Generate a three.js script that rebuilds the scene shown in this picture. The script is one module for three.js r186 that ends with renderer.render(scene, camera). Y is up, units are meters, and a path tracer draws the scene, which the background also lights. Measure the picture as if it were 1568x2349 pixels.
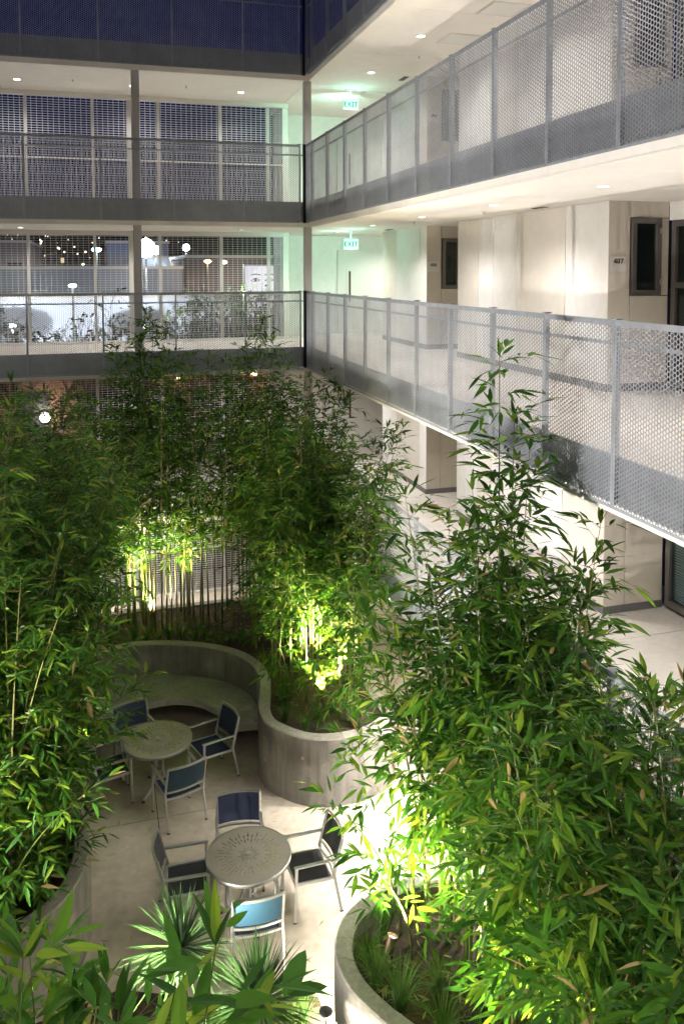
import * as THREE from 'three';
import { mergeGeometries } from 'three/addons/utils/BufferGeometryUtils.js';
import { RoundedBoxGeometry } from 'three/addons/geometries/RoundedBoxGeometry.js';
import { RectAreaLightUniformsLib } from 'three/addons/lights/RectAreaLightUniformsLib.js';
import { FontLoader } from 'three/addons/loaders/FontLoader.js';
import { TextGeometry } from 'three/addons/geometries/TextGeometry.js';

// ------------------------------------------------------------------ camera, sky, exposure
const scene = new THREE.Scene();
const camera = new THREE.PerspectiveCamera(63.38, 683 / 1024, 0.1, 3000);
camera.position.set(-3.97, 7.269, 16.154);
camera.rotation.order = 'YXZ';
camera.rotation.set(-0.05681, -0.28393, -0.00234);
camera.setViewOffset(1568, 2349, 0, 444.15, 1568, 2349);      // shift lens: the verticals stay upright
scene.add(camera);
const renderer = new THREE.WebGLRenderer({ antialias: true });
renderer.setSize(683, 1024);
renderer.toneMapping = THREE.LinearToneMapping;
renderer.toneMappingExposure = 1.0;
renderer.shadowMap.enabled = true;
RectAreaLightUniformsLib.init();

// night sky: navy overhead, a little paler towards the horizon
{
  const w = 64, h = 64, d = new Float32Array(w * h * 4);
  for (let j = 0; j < h; j++) {
    const el = Math.abs((j + 0.5) / h - 0.5) * 2;
    const k = Math.pow(1 - el, 3);
    for (let i = 0; i < w; i++) d.set([0.0028 + 0.003 * k, 0.0042 + 0.004 * k, 0.034 + 0.020 * k, 1], (j * w + i) * 4);
  }
  const sky = new THREE.DataTexture(d, w, h, THREE.RGBAFormat, THREE.FloatType);
  sky.mapping = THREE.EquirectangularReflectionMapping; sky.magFilter = THREE.LinearFilter; sky.needsUpdate = true;
  scene.background = sky; scene.environment = sky;
}
const moon = new THREE.DirectionalLight(0xbfd0ff, 0.02);      // after sunset: next to nothing comes from the sky
moon.position.set(-20, 40, 10); moon.castShadow = true; moon.shadow.radius = 8;
Object.assign(moon.shadow.camera, { left: -20, right: 20, top: 20, bottom: -20, near: 1, far: 120 });
scene.add(moon);

// ------------------------------------------------------------------ helpers
let seed = 20240611;
const rnd = () => { seed = (seed + 0x6D2B79F5) | 0; let t = Math.imul(seed ^ (seed >>> 15), 1 | seed); t = (t + Math.imul(t ^ (t >>> 7), 61 | t)) ^ t; return ((t ^ (t >>> 14)) >>> 0) / 4294967296; };
const rr = (a, b) => a + (b - a) * rnd();
const V = (x, y, z) => new THREE.Vector3(x, y, z);
const taken = {};
const numbered = n => { taken[n] = (taken[n] ?? -1) + 1; return taken[n] ? `${n}_${String(taken[n]).padStart(3, '0')}` : n; };
function shade(o) { o.traverse(m => { if (m.isMesh) { m.castShadow = true; m.receiveShadow = true; } }); return o; }
function tag(o, label, category, group, kind) {
  if (label) o.userData.label = label; if (category) o.userData.category = category;
  if (group) o.userData.group = group; if (kind) o.userData.kind = kind; return o;
}
function thing(name, label, category, group, pos = [0, 0, 0], turn = 0) {
  const g = new THREE.Group(); g.name = numbered(name); g.position.set(...pos); g.rotation.y = turn;
  tag(g, label, category, group); scene.add(g); return g;
}
function part(parent, name, geo, mat, label) {
  const m = new THREE.Mesh(Array.isArray(geo) ? merge(geo) : geo, mat); m.name = name; m.castShadow = m.receiveShadow = true;
  if (label) m.userData.label = label; parent.add(m); return m;
}
function single(name, geo, mat, label, category, group, kind, pos) {
  const m = new THREE.Mesh(Array.isArray(geo) ? merge(geo) : geo, mat); m.name = numbered(name); m.castShadow = m.receiveShadow = true;
  if (pos) m.position.set(...pos); tag(m, label, category, group, kind); scene.add(m); return m;
}
function copy(o, pos, turn = 0, label) {
  const c = o.clone(); c.name = numbered(o.name.replace(/_\d{3}$/, '')); c.position.set(...pos); c.rotation.set(0, turn, 0);
  c.userData = { ...o.userData }; if (label) c.userData.label = label; scene.add(c); return c;
}
function merge(list) {
  const clean = list.map(g => { let h = g.index ? g.toNonIndexed() : g; for (const k of Object.keys(h.attributes)) if (!['position', 'normal', 'uv'].includes(k)) h.deleteAttribute(k); if (!h.attributes.normal) h.computeVertexNormals(); if (!h.attributes.uv) h.setAttribute('uv', new THREE.BufferAttribute(new Float32Array(h.attributes.position.count * 2), 2)); return h; });
  return clean.length === 1 ? clean[0] : mergeGeometries(clean);
}
// uv in metres, by the way each face points
function uvm(g) {
  g = g.index ? g.toNonIndexed() : g; g.computeVertexNormals();
  const p = g.attributes.position, uv = new Float32Array(p.count * 2), a = V(), b = V(), c = V();
  for (let i = 0; i < p.count; i += 3) {
    a.fromBufferAttribute(p, i); b.fromBufferAttribute(p, i + 1).sub(a); c.fromBufferAttribute(p, i + 2).sub(a); b.cross(c);
    const x = Math.abs(b.x), y = Math.abs(b.y), z = Math.abs(b.z);
    for (let k = 0; k < 3; k++) { const j = i + k, px = p.getX(j), py = p.getY(j), pz = p.getZ(j);
      const s = y >= x && y >= z ? [px, pz] : x >= z ? [pz, py] : [px, py]; uv[j * 2] = s[0]; uv[j * 2 + 1] = s[1]; }
  }
  g.setAttribute('uv', new THREE.BufferAttribute(uv, 2)); return g;
}
const span = (x0, x1, y0, y1, z0, z1) => uvm(new THREE.BoxGeometry(x1 - x0, y1 - y0, z1 - z0).translate((x0 + x1) / 2, (y0 + y1) / 2, (z0 + z1) / 2));
const rspan = (x0, x1, y0, y1, z0, z1, r = 0.004) => uvm(new RoundedBoxGeometry(x1 - x0, y1 - y0, z1 - z0, 1, r).translate((x0 + x1) / 2, (y0 + y1) / 2, (z0 + z1) / 2));
function beam(p, q, w, t, r = 0.003, up = V(0, 1, 0)) {      // a bar w wide and t thick from p to q
  const d = q.clone().sub(p), L = d.length(); d.normalize();
  let s = V().crossVectors(up, d); if (s.lengthSq() < 1e-4) s = V(1, 0, 0); s.normalize(); const n = V().crossVectors(d, s);
  const g = r ? new RoundedBoxGeometry(w, t, L, 1, r) : new THREE.BoxGeometry(w, t, L);
  g.applyMatrix4(new THREE.Matrix4().makeBasis(s, n, d).setPosition(p.clone().add(q).multiplyScalar(0.5))); return g;
}
const tube = (pts, r, seg = 12, rad = 6) => new THREE.TubeGeometry(new THREE.CatmullRomCurve3(pts), seg, r, rad, false);

// ------------------------------------------------------------------ procedural textures
function makeNoise(s) {
  const n = 64, t = new Float32Array(n * n); let q = s; for (let i = 0; i < t.length; i++) { q = (Math.imul(q, 1664525) + 1013904223) >>> 0; t[i] = q / 4294967296; }
  const at = (x, y, m) => t[((y % m + m) % m) % n * n + ((x % m + m) % m) % n];
  return (x, y, m) => { const xi = Math.floor(x), yi = Math.floor(y), fx = x - xi, fy = y - yi, u = fx * fx * (3 - 2 * fx), v = fy * fy * (3 - 2 * fy);
    return (at(xi, yi, m) * (1 - u) + at(xi + 1, yi, m) * u) * (1 - v) + (at(xi, yi + 1, m) * (1 - u) + at(xi + 1, yi + 1, m) * u) * v; };
}
function tex(size, metres, fn, srgb = true, s = 7) {
  const N = makeNoise(s), d = new Uint8Array(size * size * 4);
  const fbm = (x, y, f, o) => { let a = 0, w = 0.5, k = 0; for (let i = 0; i < o; i++) { const m = Math.min(64, f * 2 ** i); a += w * N(x * m, y * m, m); k += w; w *= 0.55; } return a / k; };
  for (let j = 0; j < size; j++) for (let i = 0; i < size; i++) { const c = fn(i / size, j / size, fbm, N); d.set([...c.map(v => Math.max(0, Math.min(255, v * 255))), 255], (j * size + i) * 4); }
  const t = new THREE.DataTexture(d, size, size); t.wrapS = t.wrapT = THREE.RepeatWrapping; t.magFilter = THREE.LinearFilter; t.minFilter = THREE.LinearMipmapLinearFilter; t.generateMipmaps = true;
  if (srgb) t.colorSpace = THREE.SRGBColorSpace; t.repeat.set(1 / metres, 1 / metres); t.needsUpdate = true; return t;
}
const mixc = (a, b, k) => a.map((v, i) => v + (b[i] - v) * k);
const grain = q => (x, y, f) => { const v = f(x, y, 8, 5); return [v, v, v]; };
const texPlaster = tex(512, 2.3, (x, y, f) => { const a = f(x, y, 4, 5), b = f(x + .3, y + .6, 32, 2); return mixc([.85, .835, .81], [.935, .925, .91], a * .75 + b * .3); }, true, 3);
const texCeil = tex(512, 3.1, (x, y, f) => { const a = f(x, y, 3, 5), b = f(x + .3, y + .6, 48, 2); return mixc([.86, .835, .80], [.95, .93, .905], a * .8 + b * .25); }, true, 5);
const texFloor = tex(1024, 3.7, (x, y, f) => { const a = f(x, y, 4, 6), b = f(x + .5, y, 16, 4), c = f(x, y + .4, 64, 1); let k = a * .65 + b * .25 + c * .12; let o = mixc([.46, .42, .365], [.83, .785, .71], k); if (b > .6) o = mixc(o, [.44, .39, .33], (b - .6) * 1.3); return o; }, true, 11);
const texWalk = tex(512, 2.9, (x, y, f) => { const a = f(x, y, 4, 5), c = f(x, y + .4, 64, 1); return mixc([.66, .635, .60], [.83, .805, .775], a * .8 + c * .2); }, true, 13);
const texConc = tex(1024, 2.6, (x, y, f) => { const a = f(x, y, 4, 6), st = f(x * 1, y * .125, 32, 3), b = f(x + .2, y + .7, 12, 4); let k = a * .5 + st * .35 + b * .2; let o = mixc([.24, .23, .215], [.66, .63, .59], k); if (b > .64) o = mixc(o, [.66, .62, .56], (b - .64) * 2.5); return o; }, true, 17);
const texConcTop = tex(512, 1.7, (x, y, f) => { const a = f(x, y, 4, 6), c = f(x, y + .4, 64, 1); return mixc([.40, .385, .35], [.72, .695, .64], a * .75 + c * .25); }, true, 19);
const texMulch = tex(1024, 1.3, (x, y, f, N) => { const a = f(x, y, 24, 3), b = f(x * 1, y * 3 % 1, 48, 2), c = f(x, y, 4, 3); const k = a * .6 + b * .5; return mixc([.05, .03, .018], [.36, .24, .15], Math.pow(k, 1.6) * (.6 + .6 * c)); }, true, 23);
const texBumpFine = tex(512, 0.9, grain(0), false, 29);
const texBumpBig = tex(512, 1.3, (x, y, f) => { const a = f(x, y, 32, 3); return [a, a, a]; }, false, 31);
const texSteel = tex(512, 0.8, (x, y, f) => { const a = f(x, y, 6, 5), b = f(x, y, 40, 2); return mixc([.52, .53, .54], [.70, .71, .73], a * .7 + b * .3); }, true, 37);
const texAsphalt = tex(512, 6, (x, y, f) => { const a = f(x, y, 4, 5); return mixc([.16, .16, .17], [.28, .28, .29], a); }, true, 41);
const texBrick = tex(512, 3, (x, y, f) => { const a = f(x, y, 6, 5); return mixc([.36, .25, .20], [.52, .38, .31], a); }, true, 43);
const texWeave = tex(256, 0.06, (x, y) => { const a = .5 + .5 * Math.sin(x * Math.PI * 2 * 16), b = .5 + .5 * Math.sin(y * Math.PI * 2 * 16); const k = .55 + .45 * Math.max(a, b); return [k, k, k]; }, true, 47);

const S = o => new THREE.MeshStandardMaterial(o);
const M = {
  panel: S({ map: texPlaster, roughness: 0.82, bumpMap: texBumpFine, bumpScale: 0.0006 }),
  panelB: S({ map: texPlaster, color: 0xf3efe8, roughness: 0.82, bumpMap: texBumpFine, bumpScale: 0.0006 }),
  panelC: S({ map: texPlaster, color: 0xe8e2d8, roughness: 0.85, bumpMap: texBumpFine, bumpScale: 0.0006 }),
  wallBack: S({ color: 0x4a4844, roughness: 0.9 }),
  ceiling: S({ map: texCeil, roughness: 0.85, bumpMap: texBumpBig, bumpScale: 0.001 }),
  walk: S({ map: texWalk, roughness: 0.7, bumpMap: texBumpFine, bumpScale: 0.0008 }),
  patio: S({ map: texFloor, roughness: 0.68, bumpMap: texBumpFine, bumpScale: 0.0012 }),
  concrete: S({ map: texConc, roughness: 0.78, bumpMap: texBumpBig, bumpScale: 0.003 }),
  concreteTop: S({ map: texConcTop, roughness: 0.75, bumpMap: texBumpFine, bumpScale: 0.002 }),
  mulch: S({ map: texMulch, roughness: 1, bumpMap: texMulch, bumpScale: 0.03 }),
  galv: S({ map: texSteel, color: 0xf2f4f8, roughness: 0.45, metalness: 0.25 }),
  mesh: S({ map: texSteel, color: 0xf6f8fc, roughness: 0.42, metalness: 0.22, side: THREE.DoubleSide }),
  channel: S({ map: texSteel, color: 0xd8dbe0, roughness: 0.5, metalness: 0.2 }),
  darkSteel: S({ color: 0x1d1e21, roughness: 0.5, metalness: 0.4 }),
  column: S({ color: 0xaaa7a3, roughness: 0.55, metalness: 0.1 }),
  postWhite: S({ color: 0xd2cdc4, roughness: 0.6 }),
  screenBar: S({ color: 0xd0cfcd, roughness: 0.5, metalness: 0.1 }),
  alu: S({ color: 0xb4b3b2, roughness: 0.34, metalness: 0.8 }),
  aluTable: S({ color: 0xa29b8e, roughness: 0.5, metalness: 0.55 }),
  navy: S({ map: texWeave, color: 0x252f50, roughness: 0.8, side: THREE.DoubleSide }),
  slate: S({ map: texWeave, color: 0x2c2b31, roughness: 0.8, side: THREE.DoubleSide }),
  tealDark: S({ map: texWeave, color: 0x0c3447, roughness: 0.75, side: THREE.DoubleSide }),
  teal: S({ map: texWeave, color: 0x093f59, roughness: 0.75, side: THREE.DoubleSide }),
  rubber: S({ color: 0x151515, roughness: 0.8 }),
  frame: S({ color: 0x6f6a66, roughness: 0.42, metalness: 0.5 }),
  base: S({ color: 0x6d6c6c, roughness: 0.5, metalness: 0.3 }),
  dark: S({ color: 0x07080a, roughness: 0.6 }),
  room: S({ color: 0x7d7a76, roughness: 0.9 }),
  blind: S({ color: 0x8f8f80, roughness: 0.6 }),
  pane: new THREE.MeshPhysicalMaterial({ color: 0xd5e2e4, roughness: 0.02, transmission: 1, thickness: 0, ior: 1.5 }),
  white: S({ color: 0xdedcd6, roughness: 0.6 }),
  sign: S({ color: 0xd8d4d0, roughness: 0.5 }),
  ink: S({ color: 0x191919, roughness: 0.6 }),
  brown: S({ color: 0x4a3320, roughness: 0.7 }),
  asphalt: S({ map: texAsphalt, roughness: 0.95 }),
  brick: S({ map: texBrick, roughness: 0.95 }),
  soilDark: S({ color: 0x0c0b0a, roughness: 1 }),
  bark: S({ color: 0x2a2019, roughness: 0.95 }),
  palmBark: S({ map: texMulch, color: 0xb59a6e, roughness: 0.95 }),
  culm: S({ color: 0x4c5a1e, roughness: 0.45 }),
  culmPale: S({ color: 0x7d7a45, roughness: 0.5 }),
  twig: S({ color: 0x5b5a26, roughness: 0.7 }),
};
const glow = (c, k) => S({ color: 0x000000, emissive: new THREE.Color(...c), emissiveIntensity: k, roughness: 1 });
const leafMat = c => new THREE.MeshPhysicalMaterial({ color: new THREE.Color().setRGB(...c), roughness: 0.95, transmission: 0.36, thickness: 0, ior: 1.45, specularIntensity: 0.3, clearcoat: 0.12, clearcoatRoughness: 0.35, side: THREE.DoubleSide });
const LEAF = [[.036, .115, .008], [.052, .146, .009], [.023, .078, .008], [.088, .190, .011], [.155, .245, .016]];
M.leaf = LEAF.map(leafMat);
M.leafInst = leafMat([1, 1, 1]);
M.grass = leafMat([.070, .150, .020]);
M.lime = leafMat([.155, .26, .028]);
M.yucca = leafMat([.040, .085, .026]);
const font = await new FontLoader().loadAsync('fonts/droid/droid_sans_bold.typeface.json');
const text = (s, h, d = 0.003) => { const g = new TextGeometry(s, { font, size: h, depth: d, curveSegments: 4, bevelEnabled: false }); g.computeBoundingBox(); const b = g.boundingBox; g.translate(-(b.max.x + b.min.x) / 2, -(b.max.y + b.min.y) / 2, 0); return g; };

// ------------------------------------------------------------------ the building: levels
const FL = { 2: 0, 3: 2.82, 4: 5.72, 5: 8.62, 6: 11.52 };           // walking surface of each storey
const CE = { 2: 2.35, 3: 5.25, 4: 8.15, 5: 11.05 };                 // ceiling over each storey
const ORD = { 2: 'ground', 3: 'first raised', 4: 'middle', 5: 'upper', 6: 'roof' };
const WALLX = 2.2, XL = -7.9, ZN = 15.75;                           // right wall, left wing's edge, near wing's edge

// patio and ground under the court: paving slabs with open joints
{
  const g = thing('patio_floor'); tag(g, 'beige mottled concrete patio paving with sawn joints', 'patio', null, 'structure');
  const xs = [-10.4, -6.4, -3.35, -0.2, 3.4], zs = [-3.9, -0.9, 2.2, 5.24, 8.3, 11.4, 15, 18.6];
  for (let i = 0; i < xs.length - 1; i++) for (let j = 0; j < zs.length - 1; j++)
    part(g, 'paving_slab', rspan(xs[i] + .005, xs[i + 1] - .005, -.1, 0, zs[j] + .005, zs[j + 1] - .005, .003), M.patio);
  part(g, 'joint_bed', span(-10.5, 3.5, -.2, -.02, -4, 18.7), M.soilDark);
}

// hexagonal perforated sheet: pitch 38 mm up, columns 33 mm apart, 29 mm holes
function hexSheet(w, h, wall) {
  const py = 0.038, px = py * 0.866, R = py / Math.sqrt(3), hr = R * 0.775, pos = [], nor = [], b = 0.006;
  const nx = Math.floor((w - 2 * b - 2 * R) / (1.5 * R)) + 1, ny = Math.floor((h - 2 * b) / py);
  const X0 = -(nx - 1) * 1.5 * R / 2, Y0 = -(ny - 0.5 - 0.5) * py / 2 - py * 0.25;
  const tri = (a, b_, c, n) => { pos.push(...a, ...b_, ...c); for (let k = 0; k < 3; k++) nor.push(...n); };
  for (let i = 0; i < nx; i++) for (let j = 0; j < ny; j++) {
    const cx = X0 + i * 1.5 * R, cy = Y0 + j * py + (i % 2 ? py / 2 : 0);
    for (let k = 0; k < 6; k++) {
      const a0 = k * Math.PI / 3, a1 = (k + 1) * Math.PI / 3, c0 = Math.cos(a0), s0 = Math.sin(a0), c1 = Math.cos(a1), s1 = Math.sin(a1);
      const o0 = [cx + R * c0, cy + R * s0, 0], o1 = [cx + R * c1, cy + R * s1, 0], i0 = [cx + hr * c0, cy + hr * s0, 0], i1 = [cx + hr * c1, cy + hr * s1, 0];
      tri(i0, o0, o1, [0, 0, 1]); tri(i0, o1, i1, [0, 0, 1]);
      if (wall) { const n = [-(c0 + c1) / 2, -(s0 + s1) / 2, 0], j0 = [i0[0], i0[1], -.004], j1 = [i1[0], i1[1], -.004]; tri(i0, i1, j1, n); tri(i0, j1, j0, n); }
    }
  }
  const g = new THREE.BufferGeometry(); g.setAttribute('position', new THREE.Float32BufferAttribute(pos, 3)); g.setAttribute('normal', new THREE.Float32BufferAttribute(nor, 3));
  const uv = new Float32Array(pos.length / 3 * 2); for (let i = 0; i < uv.length / 2; i++) { uv[i * 2] = pos[i * 3]; uv[i * 2 + 1] = pos[i * 3 + 1]; } g.setAttribute('uv', new THREE.BufferAttribute(uv, 2));
  const ew = X0 - R, eh = Y0 - py / 2;                                // solid margins all round
  const edge = [rspan(-w / 2 + .002, ew + R * .5, -h / 2, h / 2, -.004, .001, .0008), rspan(-ew - R * .5, w / 2 - .002, -h / 2, h / 2, -.004, .001, .0008), rspan(ew, -ew, h / 2 - .05, h / 2, -.0045, .0012, .0008), rspan(ew, -ew, -h / 2, eh + py * .55, -.0045, .0012, .0008)];
  return merge([g, ...edge]);
}
const RT = 1.154, RB = -0.389;                                       // mesh from 0.39 m under the floor to 1.15 m above it
const sheet = {};
const sheetOf = (w, wall) => sheet[w + '' + wall] ??= hexSheet(w, RT - RB, wall);
// a run of railing: along local +x from 0, outside face +z
function railing(label, group, origin, turn, posts, wall, mat, lastOpen) {
  const g = thing('mesh_railing', label, 'railing', group, origin, turn);
  const L = posts[posts.length - 1], hy = (RT + RB) / 2;
  for (let i = 0; i < posts.length - 1; i++) {
    const w = +(posts[i + 1] - posts[i]).toFixed(3);
    if (w > 0.12) { const m = part(g, 'mesh_panel', sheetOf(w, wall), mat); m.position.set((posts[i] + posts[i + 1]) / 2, hy, 0); }
  }
  for (const p of posts) {
    part(g, 'post', [rspan(p - .005, p + .005, RB + .03, RT + .004, -.055, -.006, .002), rspan(p - .005, p + .02, RB + .03, RT - .002, -.012, -.005, .002), rspan(p - .03, p + .03, RB + .03, RB + .2, -.062, -.056, .002)], M.galv);
    part(g, 'post_cap', rspan(p - .035, p + .035, RT + .004, RT + .012, -.06, .01, .002), M.channel);
  }
  part(g, 'inner_rail', [rspan(.02, L - .02, RT - .215, RT - .185, -.07, -.058, .003)], M.galv);
  return g;
}
const postsR = []; for (let k = 0; k < 14; k++) postsR.push(0.466 + 1.101 * k);
const postsB = [0, 0.12, 1.235, 2.575, 3.915, 5.255, 6.595, 7.6];
// right wing: origin at the far corner, local x towards the camera (+z world), outside towards -x
for (const f of [3, 4, 5, 6]) {
  const m = M.mesh;
  railing({ 3: 'perforated railing of the right walkway nearest the ground, behind the bamboo', 4: 'long pale perforated railing in front of rooms 406 and 407', 5: 'perforated railing of the right walkway under the topmost ceiling', 6: 'dark perforated roof parapet along the right wing' }[f],
    'perforated railings of the walkways', [0, FL[f], 0], -Math.PI / 2, [0, ...postsR], f === 4 || f === 5, m);
  // back wing: origin at the corner, local x towards -x world, outside towards +z => turn PI flips outside; build mirrored from the far end
  const Lb = postsB[postsB.length - 1];
  railing({ 3: 'perforated railing hidden behind the bamboo tops at the grid screen', 4: 'perforated railing before the grid screen with the billboard behind', 5: 'perforated railing before the grid screen with plain night sky behind', 6: 'dark perforated roof parapet above the grid screens' }[f],
    'perforated railings of the walkways', [-Lb, FL[f], 0], 0, postsB.map(p => Lb - p).reverse(), false, m);
  single('corner_post', rspan(-.05, .012, FL[f] + RB, FL[f] + RT + .01, -.05, .012, .003), M.darkSteel, { 3: 'black corner post where two railings meet, lowest one', 4: 'black corner post of the railings on the storey of room 406', 5: 'black corner post of the railings under the topmost ceiling', 6: 'black corner post of the dark roof parapets' }[f], 'post', 'black corner posts of the railings');
}
// slabs: one per storey and wing, cream underneath, pale walking surface on top, grey steel edge
for (const f of [3, 4, 5, 6]) {
  const y1 = FL[f], y0 = CE[f - 1], lv = { 3: 'lowest', 4: 'second', 5: 'third', 6: 'topmost' }[f];
  const g = thing('walkway_slab', `${lv} walkway deck of the right wing, cream below and pale grey above`, 'walkway', 'walkway decks');
  part(g, 'deck_core', span(.09, 3.6, y0 + .022, y1 - .03, -3.9, 18.6), M.ceiling);
  const sof = [-3.9, -.35, 2.25, 4.75, 7.25, 9.75, 12.25, 18.6];
  for (let i = 0; i < sof.length - 1; i++) part(g, 'soffit_panel', rspan(.09, 3.6, y0, y0 + .02, sof[i] + .005, sof[i + 1] - .005, .002), M.ceiling);
  const cuts = [-3.9, -1, 1.9, 4.8, 7.7, 10.6, 13.5, 18.6];
  for (let i = 0; i < cuts.length - 1; i++) part(g, 'floor_slab', rspan(.09, 3.6, y1 - .03, y1, cuts[i] + .004, cuts[i + 1] - .004, .002), M.walk);
  part(g, 'edge_channel', [rspan(.055, .088, y1 - .37, y1 + .03, .06, 15.5, .003)], M.channel);
  const b = thing('walkway_slab', `${lv} walkway deck of the back wing along the grid screen`, 'walkway', 'walkway decks');
  part(b, 'deck_core', span(-10.4, .088, y0 + .022, y1 - .03, -2.62, -.09), M.ceiling);
  for (const [a, c] of [[-10.4, -6.6], [-6.6, -3.26], [-3.26, .083]]) part(b, 'soffit_panel', rspan(a + .005, c, y0, y0 + .02, -2.62, -.09, .002), M.ceiling);
  part(b, 'floor_slab', rspan(-10.4, .088, y1 - .03, y1, -2.62, -.09, .002), M.walk);
  part(b, 'edge_channel', [rspan(-10.4, .03, y1 - .37, y1 + .03, -.088, -.055, .003)], M.channel);
}
// ceiling access panels and slots on the right wing
for (const [f, list, slots] of [[5, [[1.7, 5.07], [1.75, 3.46], [1.75, -.96], [1.75, 7.6]], [[1.84, .61]]], [4, [[1.7, 10.9]], [[1.95, 5.74], [1.95, -.56], [1.95, 9.4]]]]) {
  for (const [x, z] of list) { const p = thing('access_panel', f === 5 ? 'square white access panel flush in the topmost ceiling' : 'square access panel in the ceiling over rooms 406 and 407', 'access panel', 'ceiling access panels', [x, CE[f], z]);
    part(p, 'lid', rspan(-.27, .27, -.008, .004, -.27, .27, .003), M.white); part(p, 'rim', [span(-.3, .3, -.004, .003, -.3, -.28), span(-.3, .3, -.004, .003, .28, .3), span(-.3, -.28, -.004, .003, -.28, .28), span(.28, .3, -.004, .003, -.28, .28)], M.panelC); }
  for (const [x, z] of slots) { const p = thing('ceiling_vent', f === 5 ? 'dark slot vent in the topmost ceiling of the right wing' : 'dark slot vent in the ceiling over rooms 406 and 407', 'vent', 'ceiling slot vents', [x, CE[f], z]);
    part(p, 'slot', span(-.05, .05, -.006, .002, -.17, .17), M.dark); part(p, 'louvre', [span(-.02, -.012, -.012, -.007, -.17, .17), span(.012, .02, -.012, -.007, -.17, .17)], M.frame); }
}

for (const [x, y, z] of [[1.5, CE[5], 2.3], [1.5, CE[5], 7.3], [1.5, CE[4], 4.9], [1.45, CE[4], 2.2], [-2.2, CE[5], -1.2], [-4.4, CE[5], -1.2]]) {
  const p = thing('sprinkler_head', y === CE[5] ? 'small sprinkler head in the topmost ceiling' : 'small sprinkler head in the ceiling over rooms 406 and 407', 'sprinkler', 'ceiling sprinkler heads', [x, y, z]);
  part(p, 'escutcheon', new THREE.CylinderGeometry(.035, .04, .006, 16).translate(0, -.003, 0), M.white); part(p, 'nozzle', new THREE.CylinderGeometry(.009, .012, .04, 8).translate(0, -.026, 0), M.alu); part(p, 'deflector', new THREE.CylinderGeometry(.02, .02, .003, 12).translate(0, -.047, 0), M.alu);
}

// ------------------------------------------------------------------ right wing walls, storey by storey
function windowUnit(parent, origin, turn, w, h, o = {}) {          // local x along the wall, y up, z out
  const g = new THREE.Group(); g.name = 'window'; g.position.set(...origin); g.rotation.y = turn; parent.add(g);
  const t = o.t ?? .055;
  part(g, 'frame', [rspan(0, w, 0, t, -.05, .02), rspan(0, w, h - t, h, -.05, .02), rspan(0, t, t, h - t, -.05, .02), rspan(w - t, w, t, h - t, -.05, .02)], M.frame);
  if (o.mid) part(g, 'transom', rspan(t, w - t, o.mid - .035, o.mid + .035, -.05, .018), M.frame);
  part(g, 'pane', span(t - .004, w - t + .004, t - .004, h - t + .004, -.022, -.018), M.pane);
  part(g, 'reveal', [span(-.01, w + .01, -.01, h + .01, -1.41, -1.4), span(-.01, 0, 0, h, -1.4, -.055), span(w, w + .01, 0, h, -1.4, -.055), span(0, w, -.01, 0, -1.4, -.055), span(0, w, h, h + .01, -1.4, -.055)], M.room);
  if (o.blind) { const n = Math.floor((h - 2 * t) / .035); const sg = new THREE.BoxGeometry(w - 2 * t - .01, .003, .024).rotateX(.5); for (let i = 0; i < n; i++) { const s = part(g, 'blind_slat', sg, o.blindMat ?? M.blind); s.position.set(w / 2, t + .015 + i * .035, -.075); } }
  if (o.handle) { part(g, 'handle', [beam(V(t + .02, h * .42, .012), V(t + .09, h * .42, .03), .012, .012, 0), beam(V(t + .09, h * .42, .03), V(t + .09, h * .62, .03), .012, .012, 0), beam(V(t + .02, h * .62, .012), V(t + .09, h * .62, .03), .012, .012, 0)], M.dark); }
  if (o.hinge) for (const y of [.14, h - .2]) part(g, 'hinge', rspan(w - .03, w - .012, y, y + .07, .02, .034), M.alu);
  if (o.open) { const s = new THREE.Group(); s.name = 'casement'; s.position.set(w - .02, 0, .03); s.rotation.y = -.75; g.add(s); const W = w - .05;
    part(s, 'sash', [rspan(-W, 0, .02, .07, -.02, .02), rspan(-W, 0, h - .07, h - .02, -.02, .02), rspan(-W, -W + .05, .07, h - .07, -.02, .02), rspan(-.05, 0, .07, h - .07, -.02, .02)], M.frame); part(s, 'pane', span(-W + .045, -.045, .065, h - .065, -.003, .003), M.pane); }
  return g;
}
const Z6 = 0.95, Z7 = 7.014;
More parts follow.
